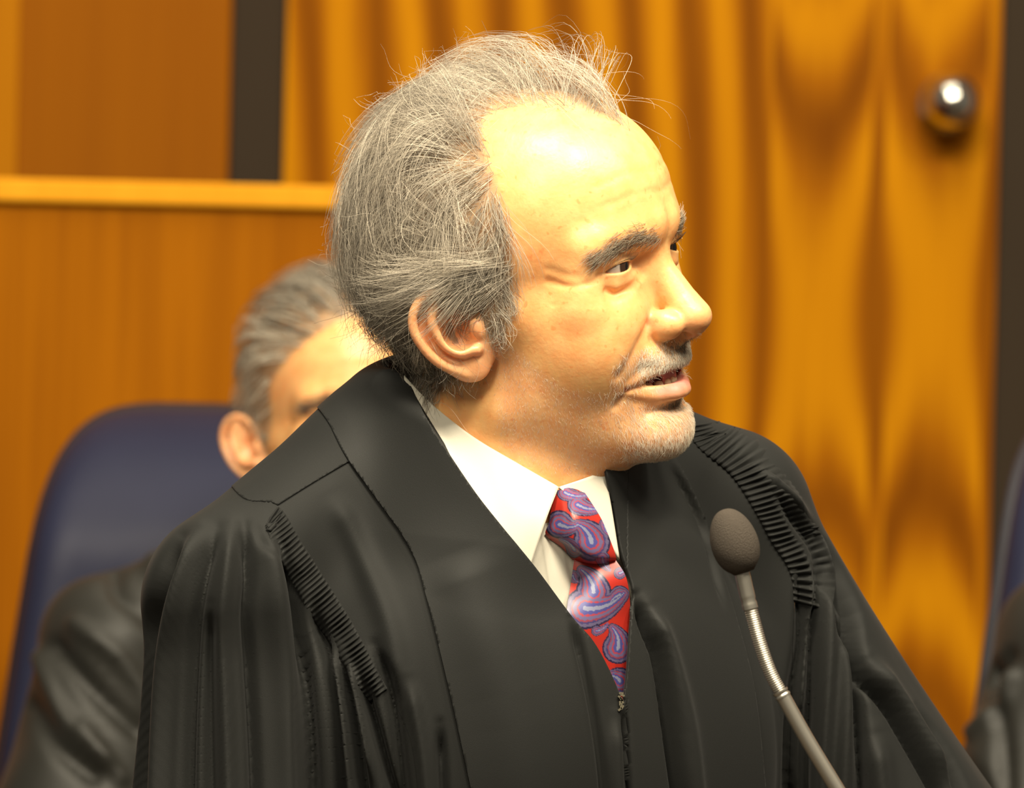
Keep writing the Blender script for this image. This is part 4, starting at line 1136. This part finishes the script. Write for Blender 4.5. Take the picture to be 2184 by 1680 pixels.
# ------------------------------------------------------------------ microphone on a gooseneck
def tube_path(name, pts, rad, mat, parent, seg=16):
    P = np.array(pts); n = len(P); T = np.gradient(P, axis=0); T /= np.linalg.norm(T, axis=1, keepdims=True)
    A = np.cross(T, np.array([0, 1.0, 0])); A /= np.linalg.norm(A, axis=1, keepdims=True); Bn = np.cross(T, A)
    th = np.linspace(0, 2*math.pi, seg, endpoint=False); rad = np.broadcast_to(rad, (n,))
    V = P[:, None, :] + rad[:, None, None]*(A[:, None, :]*np.cos(th)[:, None] + Bn[:, None, :]*np.sin(th)[:, None])
    F = np.array([(i*seg+j, i*seg+(j+1) % seg, (i+1)*seg+(j+1) % seg, (i+1)*seg+j) for i in range(n-1) for j in range(seg)])
    return par(mesh_np(name, V.reshape(-1, 3), F, mat), parent)
MD = 3.80; SC = FPX/MD
path = crom([(1583, 1222), (1594, 1270), (1604, 1310), (1622, 1375), (1645, 1438), (1674, 1492), (1722, 1578), (1790, 1690), (1840, 1775)], 16)
mb = at(1840, 1775, MD)
mic = empty('microphone', (float(mb[0]), float(mb[1]), float(mb[2])), 'slim metal gooseneck microphone with a grey foam windscreen in front of the robe', 'microphone')
M_FOAM = simple_mat('grey_foam', (0.070, 0.058, 0.047), 0.95, 0.1, bump=(1500, 0.9, 0.0012))
M_STEEL = simple_mat('brushed_steel', (0.50, 0.47, 0.41), 0.36, 0.5, 0.92)
PW = at_arr(path[:, 0], path[:, 1], MD); SA = np.r_[0, np.cumsum(np.linalg.norm(np.diff(PW, axis=0), axis=1))]
def along(s0, s1, n):
    s = np.linspace(s0, s1, n); return np.stack([np.interp(s, SA, PW[:, k]) for k in range(3)], 1), s
axis = at(1545, 1088, MD) - at(1590, 1224, MD); Lf = np.linalg.norm(axis)
prof = [(0.0001, Lf)] + [(0.0136*math.sin(a)**0.9*(1.0+0.10*math.cos(a)*-1), Lf*(0.5+0.5*math.cos(a))) for a in np.linspace(0.1, 2.62, 26)] + [(0.0058, 0.0004), (0.0042, 0.0035)]
lathe('windscreen', prof, 40, M_FOAM, tuple(at(1588, 1222, MD)), tuple(axis/Lf), mic)
p, s = along(0, 0.021, 14); tube_path('ferrule', p, np.where((s > 0.0155) & (s < 0.0172), 0.0040, 0.0044), M_STEEL, mic)
p, s = along(0.021, 0.071, 360); tube_path('gooseneck', p, 0.00375+0.00022*np.cos(s/0.00125*2*math.pi), M_STEEL, mic)
p, s = along(0.071, 0.075, 8); tube_path('joint_ring', p, np.where((s > 0.0722) & (s < 0.0738), 0.0041, 0.0047), M_STEEL, mic)
p, s = along(0.075, SA[-1], 40); tube_path('stem', p, 0.0043, M_STEEL, mic)
